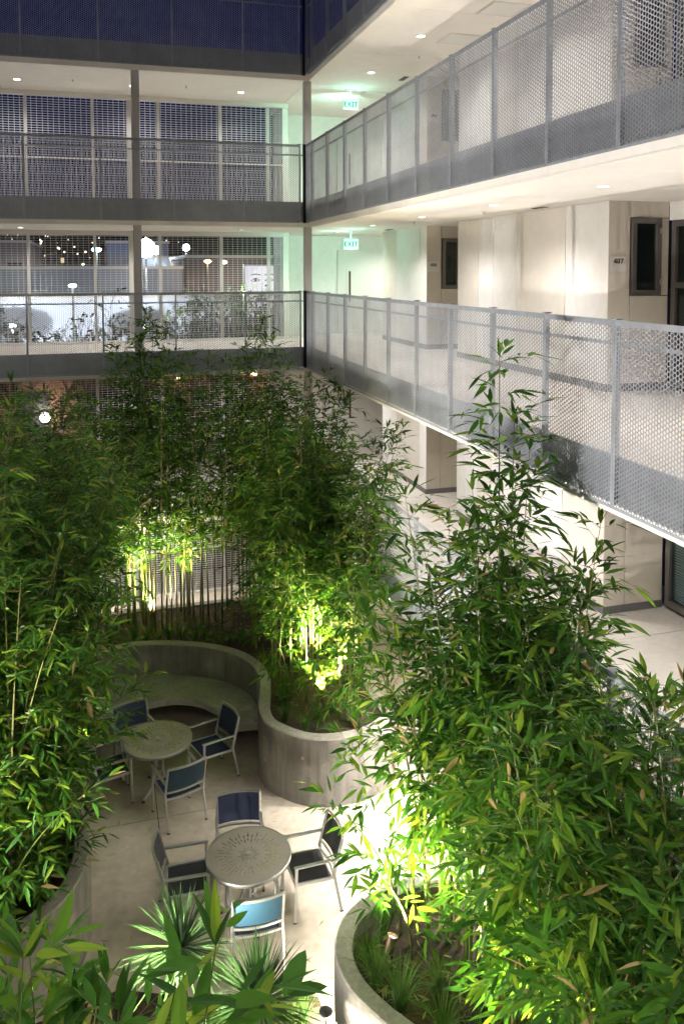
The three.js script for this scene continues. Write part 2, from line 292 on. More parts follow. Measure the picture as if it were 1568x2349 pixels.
for (const f of [2, 3, 4, 5]) {
  const y0 = FL[f], y1 = CE[f];
  const g = thing('panelled_wall', { 2: 'cream panelled wall at patio level under the lowest walkway', 3: 'cream panelled wall below rooms 406 and 407', 4: 'cream panelled wall with door signs 406 and 407', 5: 'cream panelled wall under the topmost ceiling behind the mesh' }[f], 'wall', 'panelled walls of the right wing');
  const mats = [M.panel, M.panelB, M.panel, M.panelC];
  let n = f;
  const face = zs => { for (let i = 0; i < zs.length - 1; i++) part(g, 'panel', rspan(WALLX, WALLX + .04, y0 + .1, y1 + .01, zs[i] + .006, zs[i + 1] - .006, .003), mats[n++ % 3]); };
  face([-1.7, -.77, .58, Z6 - .002]);
  face([2.42, 3.26, 3.81, 4.61, 6.0, Z7 - .002]);
  face([9.0, 10.4, 11.8, 13.2, 15.3]);
  part(g, 'backing', [span(WALLX + .045, WALLX + .2, y0, y1 + .01, -1.69, Z6 - .045), span(WALLX + .045, WALLX + .2, y0, y1 + .01, 2.47, Z7 - .05), span(WALLX + .045, WALLX + .2, y0, y1 + .01, 9.05, 15.3)], M.wallBack);
  // returns facing the camera, with a tall window beside the door number
  for (const [z, xe] of [[Z6, 2.98], [Z7, 3.09]]) {
    const a = WALLX + .002, wx = z === Z6 ? 2.53 : 2.535, ww = z === Z6 ? .36 : .44, wy = y0 + (z === Z6 ? 1.2 : 1.23), wh = .99;
    part(g, 'panel', rspan(a, wx - .024, y0 + .1, y1 + .01, z - .04, z, .003), M.panelC);
    part(g, 'panel', rspan(wx - .014, xe, y0 + .1, wy - .006, z - .04, z, .003), M.panelC);
    part(g, 'panel', rspan(wx - .014, xe, wy + wh + .006, y1 + .01, z - .04, z, .003), M.panelC);
    part(g, 'panel', rspan(wx + ww + .004, xe, wy, wy + wh, z - .04, z, .003), M.panelC);
    windowUnit(g, [wx, wy, z], 0, ww, wh, { t: .07, blind: z === Z6 || f === 3, handle: z === Z6, hinge: z === Z7, open: f === 3 && z === Z7, blindMat: f === 3 ? M.white : M.blind });
    part(g, 'baseboard', rspan(WALLX - .008, xe, y0 + .001, y0 + .098, z - .03, z + .008, .003), M.base);
  }
  for (const [a, b] of [[-1.7, Z6], [2.42, Z7], [9.0, 15.3]]) part(g, 'baseboard', rspan(WALLX - .008, WALLX + .03, y0 + .001, y0 + .098, a, b - .04, .003), M.base);
  // far alcove with a door, near alcove with a tall glazed frame
  part(g, 'panel', rspan(WALLX + .002, 2.98, y0 + .1, y1 + .01, 2.42, 2.46, .003), M.panelC);
  part(g, 'panel', rspan(2.98, 3.02, y0, y1 + .01, Z6 - .05, 2.46, .003), M.panelB);
  part(g, 'panel', rspan(WALLX + .002, 3.09, y0 + .1, y1 + .01, 9.0, 9.04, .003), M.panelC);
  const d = part(g, 'door', rspan(2.955, 2.978, y0 + .01, y0 + 2.1, 1.2, 2.1, .003), M.panelC); part(d, 'handle', [beam(V(2.95, y0 + 1, 1.27), V(2.93, y0 + 1, 1.27), .02, .02), beam(V(2.92, y0 + 1, 1.26), V(2.92, y0 + 1, 1.38), .015, .015)], M.alu);
  const gw = windowUnit(g, [3.1, y0 + .06, 7.08], -Math.PI / 2, 1.86, y1 - y0 - .3, { t: .08, mid: 1.3, blind: f === 3, blindMat: M.white });
  gw.position.z = 7.08; 
  part(g, 'panel', rspan(3.09, 3.13, y1 - .235, y1 + .01, 7.02, 8.99, .003), M.panel);
  // end of the corridor behind the corner
  part(g, 'panel', rspan(.1, 3.6, y0, y1 + .01, -3.74, -3.7, .003), M.panel);
  part(g, 'panel', rspan(3.5, 3.54, y0, y1 + .01, -3.69, -1.7, .003), M.panel);
  part(g, 'panel', rspan(WALLX + .045, 3.5, y0, y1 + .01, -1.74, -1.702, .003), M.panelB);
  part(g, 'panel', rspan(.1, .14, y0, y1 + .01, -3.69, -2.66, .003), M.panelB);
  const sd = part(g, 'door', rspan(1.7, 2.62, y0 + .005, y0 + 2.08, -3.695, -3.66, .004), M.white);
  part(sd, 'narrow_window', [rspan(1.93, 2.09, y0 + .72, y0 + 1.62, -3.662, -3.645, .004)], M.white); part(sd, 'glass_strip', span(1.985, 2.035, y0 + .79, y0 + 1.55, -3.644, -3.64), M.brown);
  // room numbers
  if (f >= 4) for (const [z, num] of [[Z6, `${f}06`], [Z7, `${f}07`]]) {
    const s = thing('room_sign', `square pale door sign reading ${num}`, 'sign', 'room number signs', [2.34, y0 + 1.63, z + .004]);
    part(s, 'plate', rspan(-.118, .118, -.095, .095, 0, .006, .002), M.sign);
    const tx = part(s, 'number', text(num, .062), M.ink); tx.position.set(.0, .04, .0065);
  }
}
// exit signs
function exitSign(f) {
  const s = thing('exit_sign', f === 5 ? 'green lit exit sign under the topmost ceiling' : 'green lit exit sign on the storey of room 406', 'exit sign', 'green exit signs', [1.12, CE[f] - .3, -.6]);
  part(s, 'housing', rspan(-.17, .17, -.12, .1, -.03, .0, .006), M.white); part(s, 'hanger', rspan(-.02, .02, .1, .3, -.02, -.01, .002), M.white); part(s, 'canopy', rspan(-.1, .1, .27, .3, -.05, .02, .004), M.white);
  part(s, 'lit_face', rspan(-.155, .155, -.105, .085, .001, .006, .002), glow([.55, 1, .86], 1.5));
  const t = part(s, 'lettering', text('EXIT', .105, .004), glow([.02, .45, .22], .8)); t.position.set(0, -.01, .007);
  const l = new THREE.PointLight(new THREE.Color(.35, 1, .72), .9, 0, 2); l.position.set(0, -.06, .14); l.castShadow = true; l.shadow.radius = 4; s.add(l);
  const l2 = new THREE.SpotLight(new THREE.Color(.42, 1, .76), 13, 0, 1.15, .8, 2); l2.position.set(0, -.03, -.1); l2.target.position.set(-.1, -.6, -3); l2.castShadow = true; l2.shadow.radius = 4; s.add(l2); s.add(l2.target);
}
exitSign(4); exitSign(5);
// columns
for (const [x, l] of [[.075, 'grey steel column at the corner of the two wings'], [-3.26, 'grey steel column standing in front of the grid screens'], [-6.6, 'grey steel column of the back wing beyond the left bamboo']])
  { const g = thing('steel_column', l, 'column', 'steel columns', [x, 0, -.17]); part(g, 'shaft', rspan(-.075, .075, .012, 11.045, -.075, .075, .012), M.column); part(g, 'base_plate', rspan(-.14, .14, 0, .012, -.14, .14, .002), M.column); }
// grid screens between the storeys on the street side
for (const f of [2, 3, 4, 5]) {
  const y0 = FL[f], y1 = CE[f] - .1, z = -2.45, L = -8.9;
  const g = thing('grid_screen', { 2: 'welded bar grid screen at patio level behind the bamboo', 3: 'welded bar grid screen with the brick building behind it', 4: 'welded bar grid screen with city lights and billboard behind', 5: 'welded bar grid screen with only night sky behind' }[f], 'screen', 'welded bar grid screens');
  const hb = [], vb = [];
  for (let y = y0 + .06; y < y1 - .02; y += .05) hb.push(new THREE.BoxGeometry(-L + .08, .008, .014).translate((L + .08) / 2, y, z));
  for (let x = L; x < .05; x += .11) vb.push(new THREE.BoxGeometry(.008, y1 - y0 - .04, .006).translate(x, (y0 + y1) / 2, z + .014));
  tag(part(g, 'horizontal_bars', hb, M.screenBar), null, null, null, 'stuff'); tag(part(g, 'vertical_bars', vb, M.screenBar), null, null, null, 'stuff');
  for (const x of [-8.1, -6.75, -5.39, -4.05, -2.68, -1.34, -.26]) part(g, 'mullion', rspan(x - .032, x + .032, y0 + .001, y1, z - .075, z - .012, .003), M.postWhite);
  for (const x of [-3.28, .13]) part(g, 'post', rspan(x - .065, x + .065, y0 + .001, y1, z - .16, z - .01, .004), M.postWhite);
  part(g, 'header', rspan(L, .2, y1, y1 + .105, z - .1, z + .03, .003), M.postWhite);
  part(g, 'sill', rspan(L, .2, y0 + .001, y0 + .05, z - .08, z + .03, .003), M.postWhite);
  part(g, 'hand_rail', rspan(L, .06, y0 + 1.03, y0 + 1.055, z + .03, z + .055, .004), M.postWhite);
}
// near and left wings, beyond the frame: they carry the lamps that light the court from this side
{
  for (const f of [3, 4, 5, 6]) {
    const y1 = FL[f], y0 = CE[f - 1], lv = { 3: 'lowest', 4: 'second', 5: 'third', 6: 'topmost' }[f];
    const g = thing('walkway_slab', `${lv} walkway deck of the near wing where the viewer stands`, 'walkway', 'walkway decks');
    part(g, 'soffit', span(-10.4, .085, y0, y1 - .03, ZN, 18.6), M.ceiling); part(g, 'floor_slab', rspan(-10.4, .085, y1 - .03, y1, ZN, 18.6, .002), M.walk);
    const l = thing('walkway_slab', `${lv} walkway deck of the left wing beyond the bamboo`, 'walkway', 'walkway decks');
    part(l, 'soffit', span(-10.4, XL, y0, y1 - .03, -.085, ZN - .01), M.ceiling); part(l, 'floor_slab', rspan(-10.4, XL, y1 - .03, y1, -.085, ZN - .01, .002), M.walk);
  }
  const w = thing('near_wall', 'plain cream wall of the near wing behind the viewer', 'wall'); part(w, 'panel', span(-10.4, 3.6, 0, 11, 18.6, 18.7), M.panel);
  const l = thing('left_wall', 'plain cream wall of the left wing beyond the bamboo', 'wall'); part(l, 'panel', span(-10.5, -10.4, 0, 11, -2.6, 18.6), M.panel);
}
// recessed ceiling lamps
const WARM = new THREE.Color(1, .962, .922);
const dlRing = new THREE.RingGeometry(.05, .075, 24).rotateX(Math.PI / 2), dlLens = new THREE.CircleGeometry(.066, 20).rotateX(Math.PI / 2);
const dlMat = glow([1, .95, .86], 14);
function downlight(x, y, z, cd, label, group = 'recessed ceiling lamps') {
  const g = thing('ceiling_lamp', label, 'ceiling lamp', group, [x, y, z]);
  part(g, 'trim_ring', new THREE.LatheGeometry([[.062, -.001], [.064, -.007], [.088, -.006], [.092, 0]].map(p => new THREE.Vector2(...p)), 24), M.white);
  const m = part(g, 'lamp_lens', dlLens, dlMat); m.position.y = -.0035;
  const l = new THREE.SpotLight(WARM, cd, 0, 1.24, .85, 2); l.position.set(0, -.02, 0); l.target.position.set(0, -1, 0); l.castShadow = true; l.shadow.radius = 2.2; g.add(l); g.add(l.target);
}
const DL = 20;
for (const z of [13.4, 10.97, 8.53, 6.01, 3.45, .9, -1.6]) {
  downlight(1.07, CE[5], z, DL, 'small round lamp recessed in the topmost ceiling');
  downlight(1.1, CE[4], z, DL, 'small round lamp recessed in the ceiling over rooms 406 and 407');
  downlight(1.1, CE[3], z, DL, 'small round lamp recessed in the ceiling below rooms 406 and 407');
}
for (const z of [3.5, -1.6]) downlight(1.1, CE[2], z, DL, 'small round lamp recessed under the lowest walkway');
for (const z of [6.2, 7.1, 8.0]) downlight(.45, CE[2], z, DL * 4.2, 'small round lamp under the lowest walkway facing the patio opening');
for (const x of [-2.4, -3.6]) downlight(x, CE[2], 16.1, DL * 1.5, 'small round lamp under the near wing beyond the yucca bed');
for (const x of [-1.03, -3.25, -5.45]) {
  downlight(x, CE[5], -1.5, DL * .8, 'small round lamp in the topmost ceiling of the back wing');
  downlight(x, CE[4], -1.5, DL * .8, 'small round lamp in the ceiling above the billboard screen');
  if (x > -5) downlight(x, CE[3], -1.5, DL * .5, 'small round lamp in the back ceiling above the bamboo');
}
for (const x of [-2.6, -4.9]) downlight(x, CE[2], -1.5, DL * 1.4, 'small round lamp over the paving behind the back planter');
for (const f of [4, 5]) downlight(2.85, CE[f], -2.7, DL * .7, 'small round lamp in the corridor end behind the exit sign');
for (const x of [-1.4, -3.4, -5.4, -7.4]) { downlight(x, CE[4], 16.4, DL * .5, 'small round lamp over the near walkway behind the viewer'); downlight(x, CE[5], 16.3, DL * 1.8, 'small round lamp in the topmost ceiling of the near wing'); }
for (const z of [3, 6.5, 10, 13.5]) { downlight(-8.5, CE[4], z, DL * 1.1, 'small round lamp over the left walkway beyond the bamboo'); downlight(-8.3, CE[5], z, DL * 1.6, 'small round lamp in the topmost ceiling of the left wing'); }

// ------------------------------------------------------------------ planters and bench
const SOIL = 0.78, TOP = 0.95;
const pathA = [[-7.6, 8.5], [-6.2, 8.35], [-5.2, 8.1], [-4.5, 7.65], [-4.27, 7.0], [-4.35, 6.3], [-4.7, 5.4], [-4.9, 4.4], [-4.88, 3.4], [-4.6, 2.6], [-4.2, 2.15], [-3.6, 1.93], [-2.9, 2.06], [-2.3, 2.36], [-1.9, 2.72], [-1.66, 3.2], [-1.61, 3.7], [-1.7, 4.2], [-1.79, 4.6], [-1.78, 4.95], [-1.6, 5.25], [-1.33, 5.5], [-1.0, 5.6], [-.5, 5.55], [-.12, 5.3]];
const pathB = [[.1, 14.6], [.12, 11], [.1, 9.2], [-.15, 8.6], [-.7, 8.42], [-1.3, 8.5], [-1.72, 8.72], [-1.9, 9.05], [-1.9, 9.4], [-1.76, 9.75], [-1.5, 10.2], [-1.32, 11], [-1.28, 12], [-1.25, 14.6]];
const curve = (p, n) => new THREE.CatmullRomCurve3(p.map(([x, z]) => V(x, 0, z)), false, 'centripetal').getSpacedPoints(n);
function wallAlong(pts, thick, y0, y1) {                              // side faces and rounded cap, uv along the length
  const prof = [[-thick / 2, y0], [-thick / 2, y1 - .015], [-thick / 2 + .015, y1], [thick / 2 - .015, y1], [thick / 2, y1 - .015], [thick / 2, y0]];
  const pos = [], uv = [], L = [0]; for (let i = 1; i < pts.length; i++) L.push(L[i - 1] + pts[i].distanceTo(pts[i - 1]));
  const ring = pts.map((p, i) => { const a = pts[Math.max(0, i - 1)], b = pts[Math.min(pts.length - 1, i + 1)], t = b.clone().sub(a).normalize(), n = V(-t.z, 0, t.x); return prof.map(([o, y]) => p.clone().addScaledVector(n, o).setY(y)); });
  const side = [], top = [];
  for (let i = 0; i < pts.length - 1; i++) for (let k = 0; k < prof.length - 1; k++) {
    const q = [ring[i][k], ring[i + 1][k], ring[i + 1][k + 1], ring[i][k + 1]], u = [L[i], L[i + 1], L[i + 1], L[i]], v = k === 0 || k === 4 ? [q[0].y, q[1].y, q[2].y, q[3].y] : [prof[k][0], prof[k][0], prof[k + 1][0], prof[k + 1][0]];
    (k === 0 || k === 4 ? side : top).push([q, u, v]);
  }
  const build = list => { const P = [], U = []; for (const [q, u, v] of list) for (const j of [0, 1, 2, 0, 2, 3]) { P.push(q[j].x, q[j].y, q[j].z); U.push(u[j], v[j]); } const g = new THREE.BufferGeometry(); g.setAttribute('position', new THREE.Float32BufferAttribute(P, 3)); g.setAttribute('uv', new THREE.Float32BufferAttribute(U, 2)); g.computeVertexNormals(); return g; };
  return [build(side), build(top)];
}
const PA = curve(pathA, 150), PB = curve(pathB, 110);
for (const [pts, l] of [[PA, 'curving concrete planter wall round the patio with a seat alcove'], [PB, 'pale rounded concrete planter rim around the lamp by the teal chair']]) {
  const g = thing('planter_wall', l, 'planter', 'concrete planter walls'); const [s, t] = wallAlong(pts, .17, 0, TOP); part(g, 'wall_face', s, M.concrete); part(g, 'cap', t, M.concreteTop);
  if (pts === PA) for (const [i, y] of [[131, .72], [131, .4], [137, .66], [126, .5]]) { const p = pts[i], q = pts[i + 1], t2 = q.clone().sub(p).normalize(), n = V(-t2.z, 0, t2.x); const m = part(g, 'tie_hole_plug', new THREE.CylinderGeometry(.022, .024, .006, 16).rotateX(Math.PI / 2), M.concreteTop); m.position.copy(p).addScaledVector(n, .0865).setY(y); m.lookAt(m.position.clone().add(n)); }
}
function sheetFrom(pts, y) { const s = new THREE.Shape(pts.map(p => new THREE.Vector2(p.x, p.z))); const g = new THREE.ShapeGeometry(s); g.rotateX(Math.PI / 2); g.translate(0, y, 0); return uvm(g); }
single('planting_soil', sheetFrom([...PA, V(-.1, 0, .25), V(-7.6, 0, .25)], SOIL), M.mulch, 'dark mulch in the back planter', 'soil', null, 'structure');
single('planting_soil', sheetFrom(PB, SOIL), M.mulch, 'dark mulch in the right planter', 'soil', null, 'structure');
single('planter_back_wall', [span(-7.6, -.02, 0, .81, .1, .25), span(-.12, -.02, 0, .81, .26, 5.3)], M.concrete, 'straight concrete back edge of the big planter', 'planter', 'concrete planter walls');
single('planting_soil', sheetFrom([V(-7.6, 0, 8.3), V(-4.6, 0, 8.0), V(-3.9, 0, 7.85), V(-3.2, 0, 8.15), V(-2.5, 0, 8.32), V(-2.0, 0, 8.5), V(-1.95, 0, 9.5), V(-1.2, 0, 11), V(-1.2, 0, 15), V(-7.6, 0, 15)], .02), M.mulch, 'ground level bed with grass and yuccas', 'soil', null, 'structure');
{ // cantilevered concrete bench inside the alcove
  const back = curve([[-4.77, 4.5], [-4.76, 3.5], [-4.5, 2.72], [-4.13, 2.27], [-3.58, 2.06], [-2.95, 2.18], [-2.38, 2.47], [-2.0, 2.8], [-1.77, 3.25], [-1.72, 3.7], [-1.77, 4.1]], 60), front = curve([[-4.2, 4.45], [-4.12, 3.75], [-3.85, 3.3], [-3.45, 3.05], [-2.95, 3.0], [-2.6, 3.16], [-2.4, 3.4], [-2.22, 3.72], [-2.12, 4.06]], 60);
  const s = new THREE.Shape([...back.map(p => new THREE.Vector2(p.x, -p.z)), ...front.reverse().map(p => new THREE.Vector2(p.x, -p.z))]);
  const g = new THREE.ExtrudeGeometry(s, { depth: .09, bevelEnabled: true, bevelSize: .012, bevelThickness: .012, bevelSegments: 2 }).rotateX(-Math.PI / 2).translate(0, .35, 0);
  single('concrete_bench', uvm(g), M.concreteTop, 'curved concrete bench cantilevered from the alcove wall', 'bench');
}

// ------------------------------------------------------------------ tables and chairs
function makeTable() {
  const g = thing('patio_table', 'round metal patio table beside the curved bench', 'table', 'round patio tables');
  const s = new THREE.Shape(); s.absarc(0, 0, .47, 0, Math.PI * 2, false);
  const slot = (a, r0, r1, w) => { const h = new THREE.Path(), c = Math.cos(a), n = Math.sin(a), p = (r, o) => [c * r - n * o, n * r + c * o]; h.moveTo(...p(r0, -w)); h.lineTo(...p(r1, -w * 1.25)); h.lineTo(...p(r1, w * 1.25)); h.lineTo(...p(r0, w)); h.closePath(); s.holes.push(h); };
  for (let i = 0; i < 40; i++) { const a = i / 40 * Math.PI * 2; slot(a, i % 2 ? .19 : .225, i % 2 ? .265 : .275, .0058); slot(a, i % 2 ? .275 : .29, i % 2 ? .33 : .37, .0066); }
  for (let i = 0; i < 18; i++) { const a = i / 18 * Math.PI * 2; slot(a, .065, i % 2 ? .095 : .12, .0038); }
  part(g, 'table_top', new THREE.ExtrudeGeometry(s, { depth: .012, bevelEnabled: false, curveSegments: 64 }).rotateX(-Math.PI / 2).translate(0, .718, 0), M.aluTable);
  part(g, 'rim', new THREE.LatheGeometry([[.468, .735], [.478, .734], [.482, .722], [.478, .695], [.468, .693], [.466, .715]].map(p => new THREE.Vector2(...p)), 72), M.alu);
  part(g, 'umbrella_plug', new THREE.CylinderGeometry(.03, .034, .012, 24).translate(0, .738, 0), M.alu);
  part(g, 'hub_plate', new THREE.CylinderGeometry(.17, .17, .008, 24).translate(0, .708, 0), M.alu);
  for (let i = 0; i < 3; i++) { const a = i / 3 * Math.PI * 2 + .5, c = Math.cos(a), n = Math.sin(a), P = (r, y) => V(c * r, y, n * r); part(g, 'leg', tube([P(.16, .7), P(.10, .58), P(.065, .42), P(.075, .25), P(.16, .1), P(.33, .028)], .017, 20, 8), M.alu); part(g, 'foot', new THREE.CylinderGeometry(.022, .026, .016, 12).translate(c * .33, .008, n * .33), M.rubber); }
  for (const y of [.5, .3]) part(g, 'ring', new THREE.TorusGeometry(y === .5 ? .085 : .07, .008, 8, 28).rotateX(Math.PI / 2).translate(0, y, 0), M.alu);
  return g;
}
const t1 = makeTable(); t1.position.set(-3.3, 0, 4.6); t1.rotation.y = .3;
copy(t1, [-2.48, 0, 7.25], 1.1, 'round metal patio table in the open, next to the teal-backed chair');
function makeChair(backMat, seatMat, label) {                          // faces local +z
  const g = thing('patio_chair', label, 'chair', 'sling patio chairs');
  const w = .265, b = (p, q, ww = .032, t = .022) => beam(V(...p), V(...q), ww, t, .004);
  for (const s of [-1, 1]) {
    part(g, 'leg', [b([s * w, .012, .25], [s * w, .63, .23], .022, .032)], M.alu); part(g, 'leg', [b([s * w, .012, -.30], [s * w, .45, -.21], .022, .032)], M.alu);
    part(g, 'foot', [new THREE.BoxGeometry(.026, .012, .036).translate(s * w, .006, .25), new THREE.BoxGeometry(.026, .012, .036).translate(s * w, .006, -.30)], M.rubber);
    part(g, 'armrest', [b([s * w, .637, .255], [s * w, .625, -.25], .04, .02)], M.alu);
    part(g, 'back_upright', [b([s * w, .44, -.205], [s * w, .86, -.315], .022, .034)], M.alu);
    part(g, 'seat_rail', [b([s * (w - .02), .43, .24], [s * (w - .02), .405, -.21], .022, .032)], M.alu);
  }
  const bow = (y, z, d) => { const a = []; for (let i = 0; i <= 10; i++) { const u = i / 10 * 2 - 1; a.push(V(u * w, y, z - d * (1 - u * u))); } return a; };
  const bar = (pts, hh, tt) => pts.slice(1).map((q, i) => beam(pts[i], q, tt, hh, 0));
  part(g, 'top_bar', bar(bow(.862, -.316, .045), .03, .02), M.alu); part(g, 'lower_bar', bar(bow(.5, -.222, .04), .024, .018), M.alu); part(g, 'rear_stretcher', bar(bow(.405, -.215, .03), .024, .018), M.alu);
  part(g, 'front_stretcher', [b([-w, .42, .235], [w, .42, .235], .022, .028)], M.alu);
  const surf = f => { const P = [], U = [], n = 10, m = 6, at = (i, j) => f(i / n * 2 - 1, j / m); for (let i = 0; i < n; i++) for (let j = 0; j < m; j++) for (const [a, c] of [[0, 0], [1, 0], [1, 1], [0, 0], [1, 1], [0, 1]]) { const q = at(i + a, j + c); P.push(q.x, q.y, q.z); U.push(q.x, q.y + q.z); } const o = new THREE.BufferGeometry(); o.setAttribute('position', new THREE.Float32BufferAttribute(P, 3)); o.setAttribute('uv', new THREE.Float32BufferAttribute(U, 2)); o.computeVertexNormals(); return o; };
  part(g, 'back_sling', surf((u, v) => V(u * (w - .018), .535 + v * .30, -.232 - v * .078 - .04 * (1 - u * u))), backMat);
  part(g, 'seat_sling', surf((u, v) => V(u * (w - .03), .408 + v * .022 - .012 * (1 - u * u), -.2 + v * .43)), seatMat);
  return g;
}
const face = (dx, dz) => Math.atan2(dx, dz);
const chN = makeChair(M.navy, M.navy, 'navy sling chair turned towards the alcove bench');
chN.position.set(-3.55, 0, 4.05); chN.rotation.y = face(.35, .94); chN.userData.label = 'navy sling chair with its back to the alcove bench';
copy(chN, [-2.54, 0, 4.46], face(-.95, .32), 'navy sling chair between the table and the end of the bench');
copy(chN, [-3.96, 0, 4.6], face(.96, -.2), 'dark sling chair under the overhanging left bamboo leaves');
copy(chN, [-2.48, 0, 6.63], face(-.12, .99), 'navy sling chair with a wide open backrest, between the two tables');
const chT = makeChair(M.teal, M.navy, 'bright teal-backed sling chair beside the yuccas'); chT.position.set(-2.51, 0, 7.77); chT.rotation.y = face(.02, -1);
const chD = copy(chT, [-3.08, 0, 5.23], face(-.3, -.95), 'sling chair with a dark teal back over the paving joint'); chD.children.find(c => c.name === 'back_sling').material = M.tealDark;
const chS = makeChair(M.slate, M.slate, 'charcoal sling chair on the yucca side, seen from its side'); chS.position.set(-3.15, 0, 7.02); chS.rotation.y = face(1, .08);
copy(chS, [-1.77, 0, 7.22], face(-1, .06), 'charcoal sling chair on the side of the right bamboo');

// ------------------------------------------------------------------ garden lamps
function uplight(pos, target, cd, angle, label, col = [1, .86, .52], lens = true) {
  const p = V(...pos), d = V(...target).sub(p).normalize();
  const g = thing('garden_spotlight', label, 'spotlight', 'garden spotlights', pos);
  const head = new THREE.LatheGeometry([[0, -.13], [.035, -.128], [.045, -.1], [.048, .02], [.052, .03], [.049, .032], [.044, .02], [.043, .0]].map(q => new THREE.Vector2(...q)), 20);
  const q = new THREE.Quaternion().setFromUnitVectors(V(0, 1, 0), d);
  const h = part(g, 'lamp_head', head, S({ color: 0x5a4636, roughness: .45, metalness: .5 })); h.quaternion.copy(q);
  const le = part(g, 'lamp_lens', new THREE.CircleGeometry(.043, 20).rotateX(-Math.PI / 2).translate(0, .004, 0), glow(col, 22)); le.quaternion.copy(q);
  part(g, 'stake', [new THREE.CylinderGeometry(.009, .009, .3, 8).translate(0, -.2, 0)], M.darkSteel);
  const l = new THREE.SpotLight(new THREE.Color(...col), cd, 0, angle, .6, 2); l.position.copy(d.clone().multiplyScalar(.02)); l.target.position.copy(d.clone().multiplyScalar(2)); l.castShadow = true; l.shadow.radius = 1.6; g.add(l); g.add(l.target);
}
uplight([-3.14, SOIL + .27, .95], [-3.0, 3.4, .75], 270, .95, 'glowing lamp at the foot of the back bamboo above the bench wall');
uplight([-.95, SOIL + .36, 4.78], [-.6, 3.4, 3.8], 340, 1.0, 'glowing lamp in the planter bulge beside the S-curved wall');
uplight([-1.49, SOIL + .33, 9.25], [-.75, 3.0, 8.9], 95, 1.0, 'glowing lamp on mulch near the rounded planter rim');
uplight([-.4, SOIL + .3, 3.9], [-.6, 3.4, 3.0], 260, .95, 'lamp among the stems at the far side of the planter bulge');
uplight([-5.0, SOIL + .3, 1.4], [-5.0, 3.4, 1.6], 200, .9, 'lamp at the foot of the bamboo where the two planters meet');
uplight([-.18, SOIL + .38, 9.89], [-.75, 3.6, 9.8], 460, 1.05, 'small glowing lamp among right bamboo stems');
uplight([-.31, SOIL + .38, 10.5], [-.8, 3.6, 10.8], 440, 1.05, 'small lamp nearest the pale paving under the right bamboo');
uplight([-4.75, SOIL + .25, 5.5], [-4.3, 3.2, 4.9], 260, 1.0, 'lamp hidden under the left bamboo beside the patio chairs');
uplight([-7.2, 1.6, 9.9], [.4, 5.6, 9.0], 430, .74, 'strong lamp in the left bed aimed across the court', [1, .95, .9]);
uplight([-3.9, .3, 8.6], [-3.0, 1.1, 8.9], 200, 1.1, 'low lamp in the grass behind the tall yucca', [1, .95, .72]);
{ // mushroom path lamp by the pale planter rim
  const g = thing('path_lamp', 'dark round-capped path lamp by the pale planter wall', 'path lamp', null, [-2.02, .02, 8.86]);
  part(g, 'cap', new THREE.LatheGeometry([[0, .2], [.03, .198], [.062, .185], [.066, .172], [.06, .168], [0, .17]].map(p => new THREE.Vector2(...p)), 28), M.darkSteel);
  part(g, 'stem', new THREE.CylinderGeometry(.008, .008, .12, 10).translate(0, .06, 0), M.darkSteel);
  part(g, 'lamp_bulb', new THREE.CylinderGeometry(.022, .022, .035, 14).translate(0, .145, 0), glow([1, .97, .8], 12));
  const l = new THREE.PointLight(new THREE.Color(1, .96, .78), 10, 0, 2); l.position.set(0, .145, 0); l.castShadow = true; g.add(l);
}

// ------------------------------------------------------------------ plants
// one bamboo leaf: along +x, 1 m long before scaling, folded at the midrib and drooping
function leafGeo(width = .105, droop = .16, fold = .22) {
  const st = [[0, .05], [.1, .5], [.3, 1], [.55, .92], [.8, .5], [1, 0]], P = [];
  const c = t => V(t, -droop * t * t, 0), e = (t, w, s) => V(t, -droop * t * t + width * w * fold, s * width * w);
  for (let i = 0; i < st.length - 1; i++) for (const s of [-1, 1]) {
    const [t0, w0] = st[i], [t1, w1] = st[i + 1], a = c(t0), b = c(t1), p = e(t0, w0, s), q = e(t1, w1, s);
    const T = s > 0 ? [[a, p, q], [a, q, b]] : [[a, q, p], [a, b, q]];
    for (const tri of T) for (const v of tri) P.push(v.x, v.y, v.z);
  }
  const g = new THREE.BufferGeometry(); g.setAttribute('position', new THREE.Float32BufferAttribute(P, 3)); g.setAttribute('uv', new THREE.BufferAttribute(new Float32Array(P.length / 3 * 2), 2)); g.computeVertexNormals(); return g;
}
const leafShapes = [leafGeo(.095, .12), leafGeo(.11, .22), leafGeo(.10, .04)];
const UPV = V(0, 1, 0);
function leafMatrix(l) {
  const x = l.dir, z = V().crossVectors(x, UPV); if (z.lengthSq() < 1e-4) z.set(0, 0, 1); z.normalize(); const y = V().crossVectors(z, x).normalize();
  z.applyAxisAngle(x, l.roll); y.applyAxisAngle(x, l.roll);
  return new THREE.Matrix4().makeBasis(x, y, z).scale(V(l.len, l.len, l.len * l.wide)).setPosition(l.pos);
}
const eye = camera.position.clone();
let leafTotal = 0;
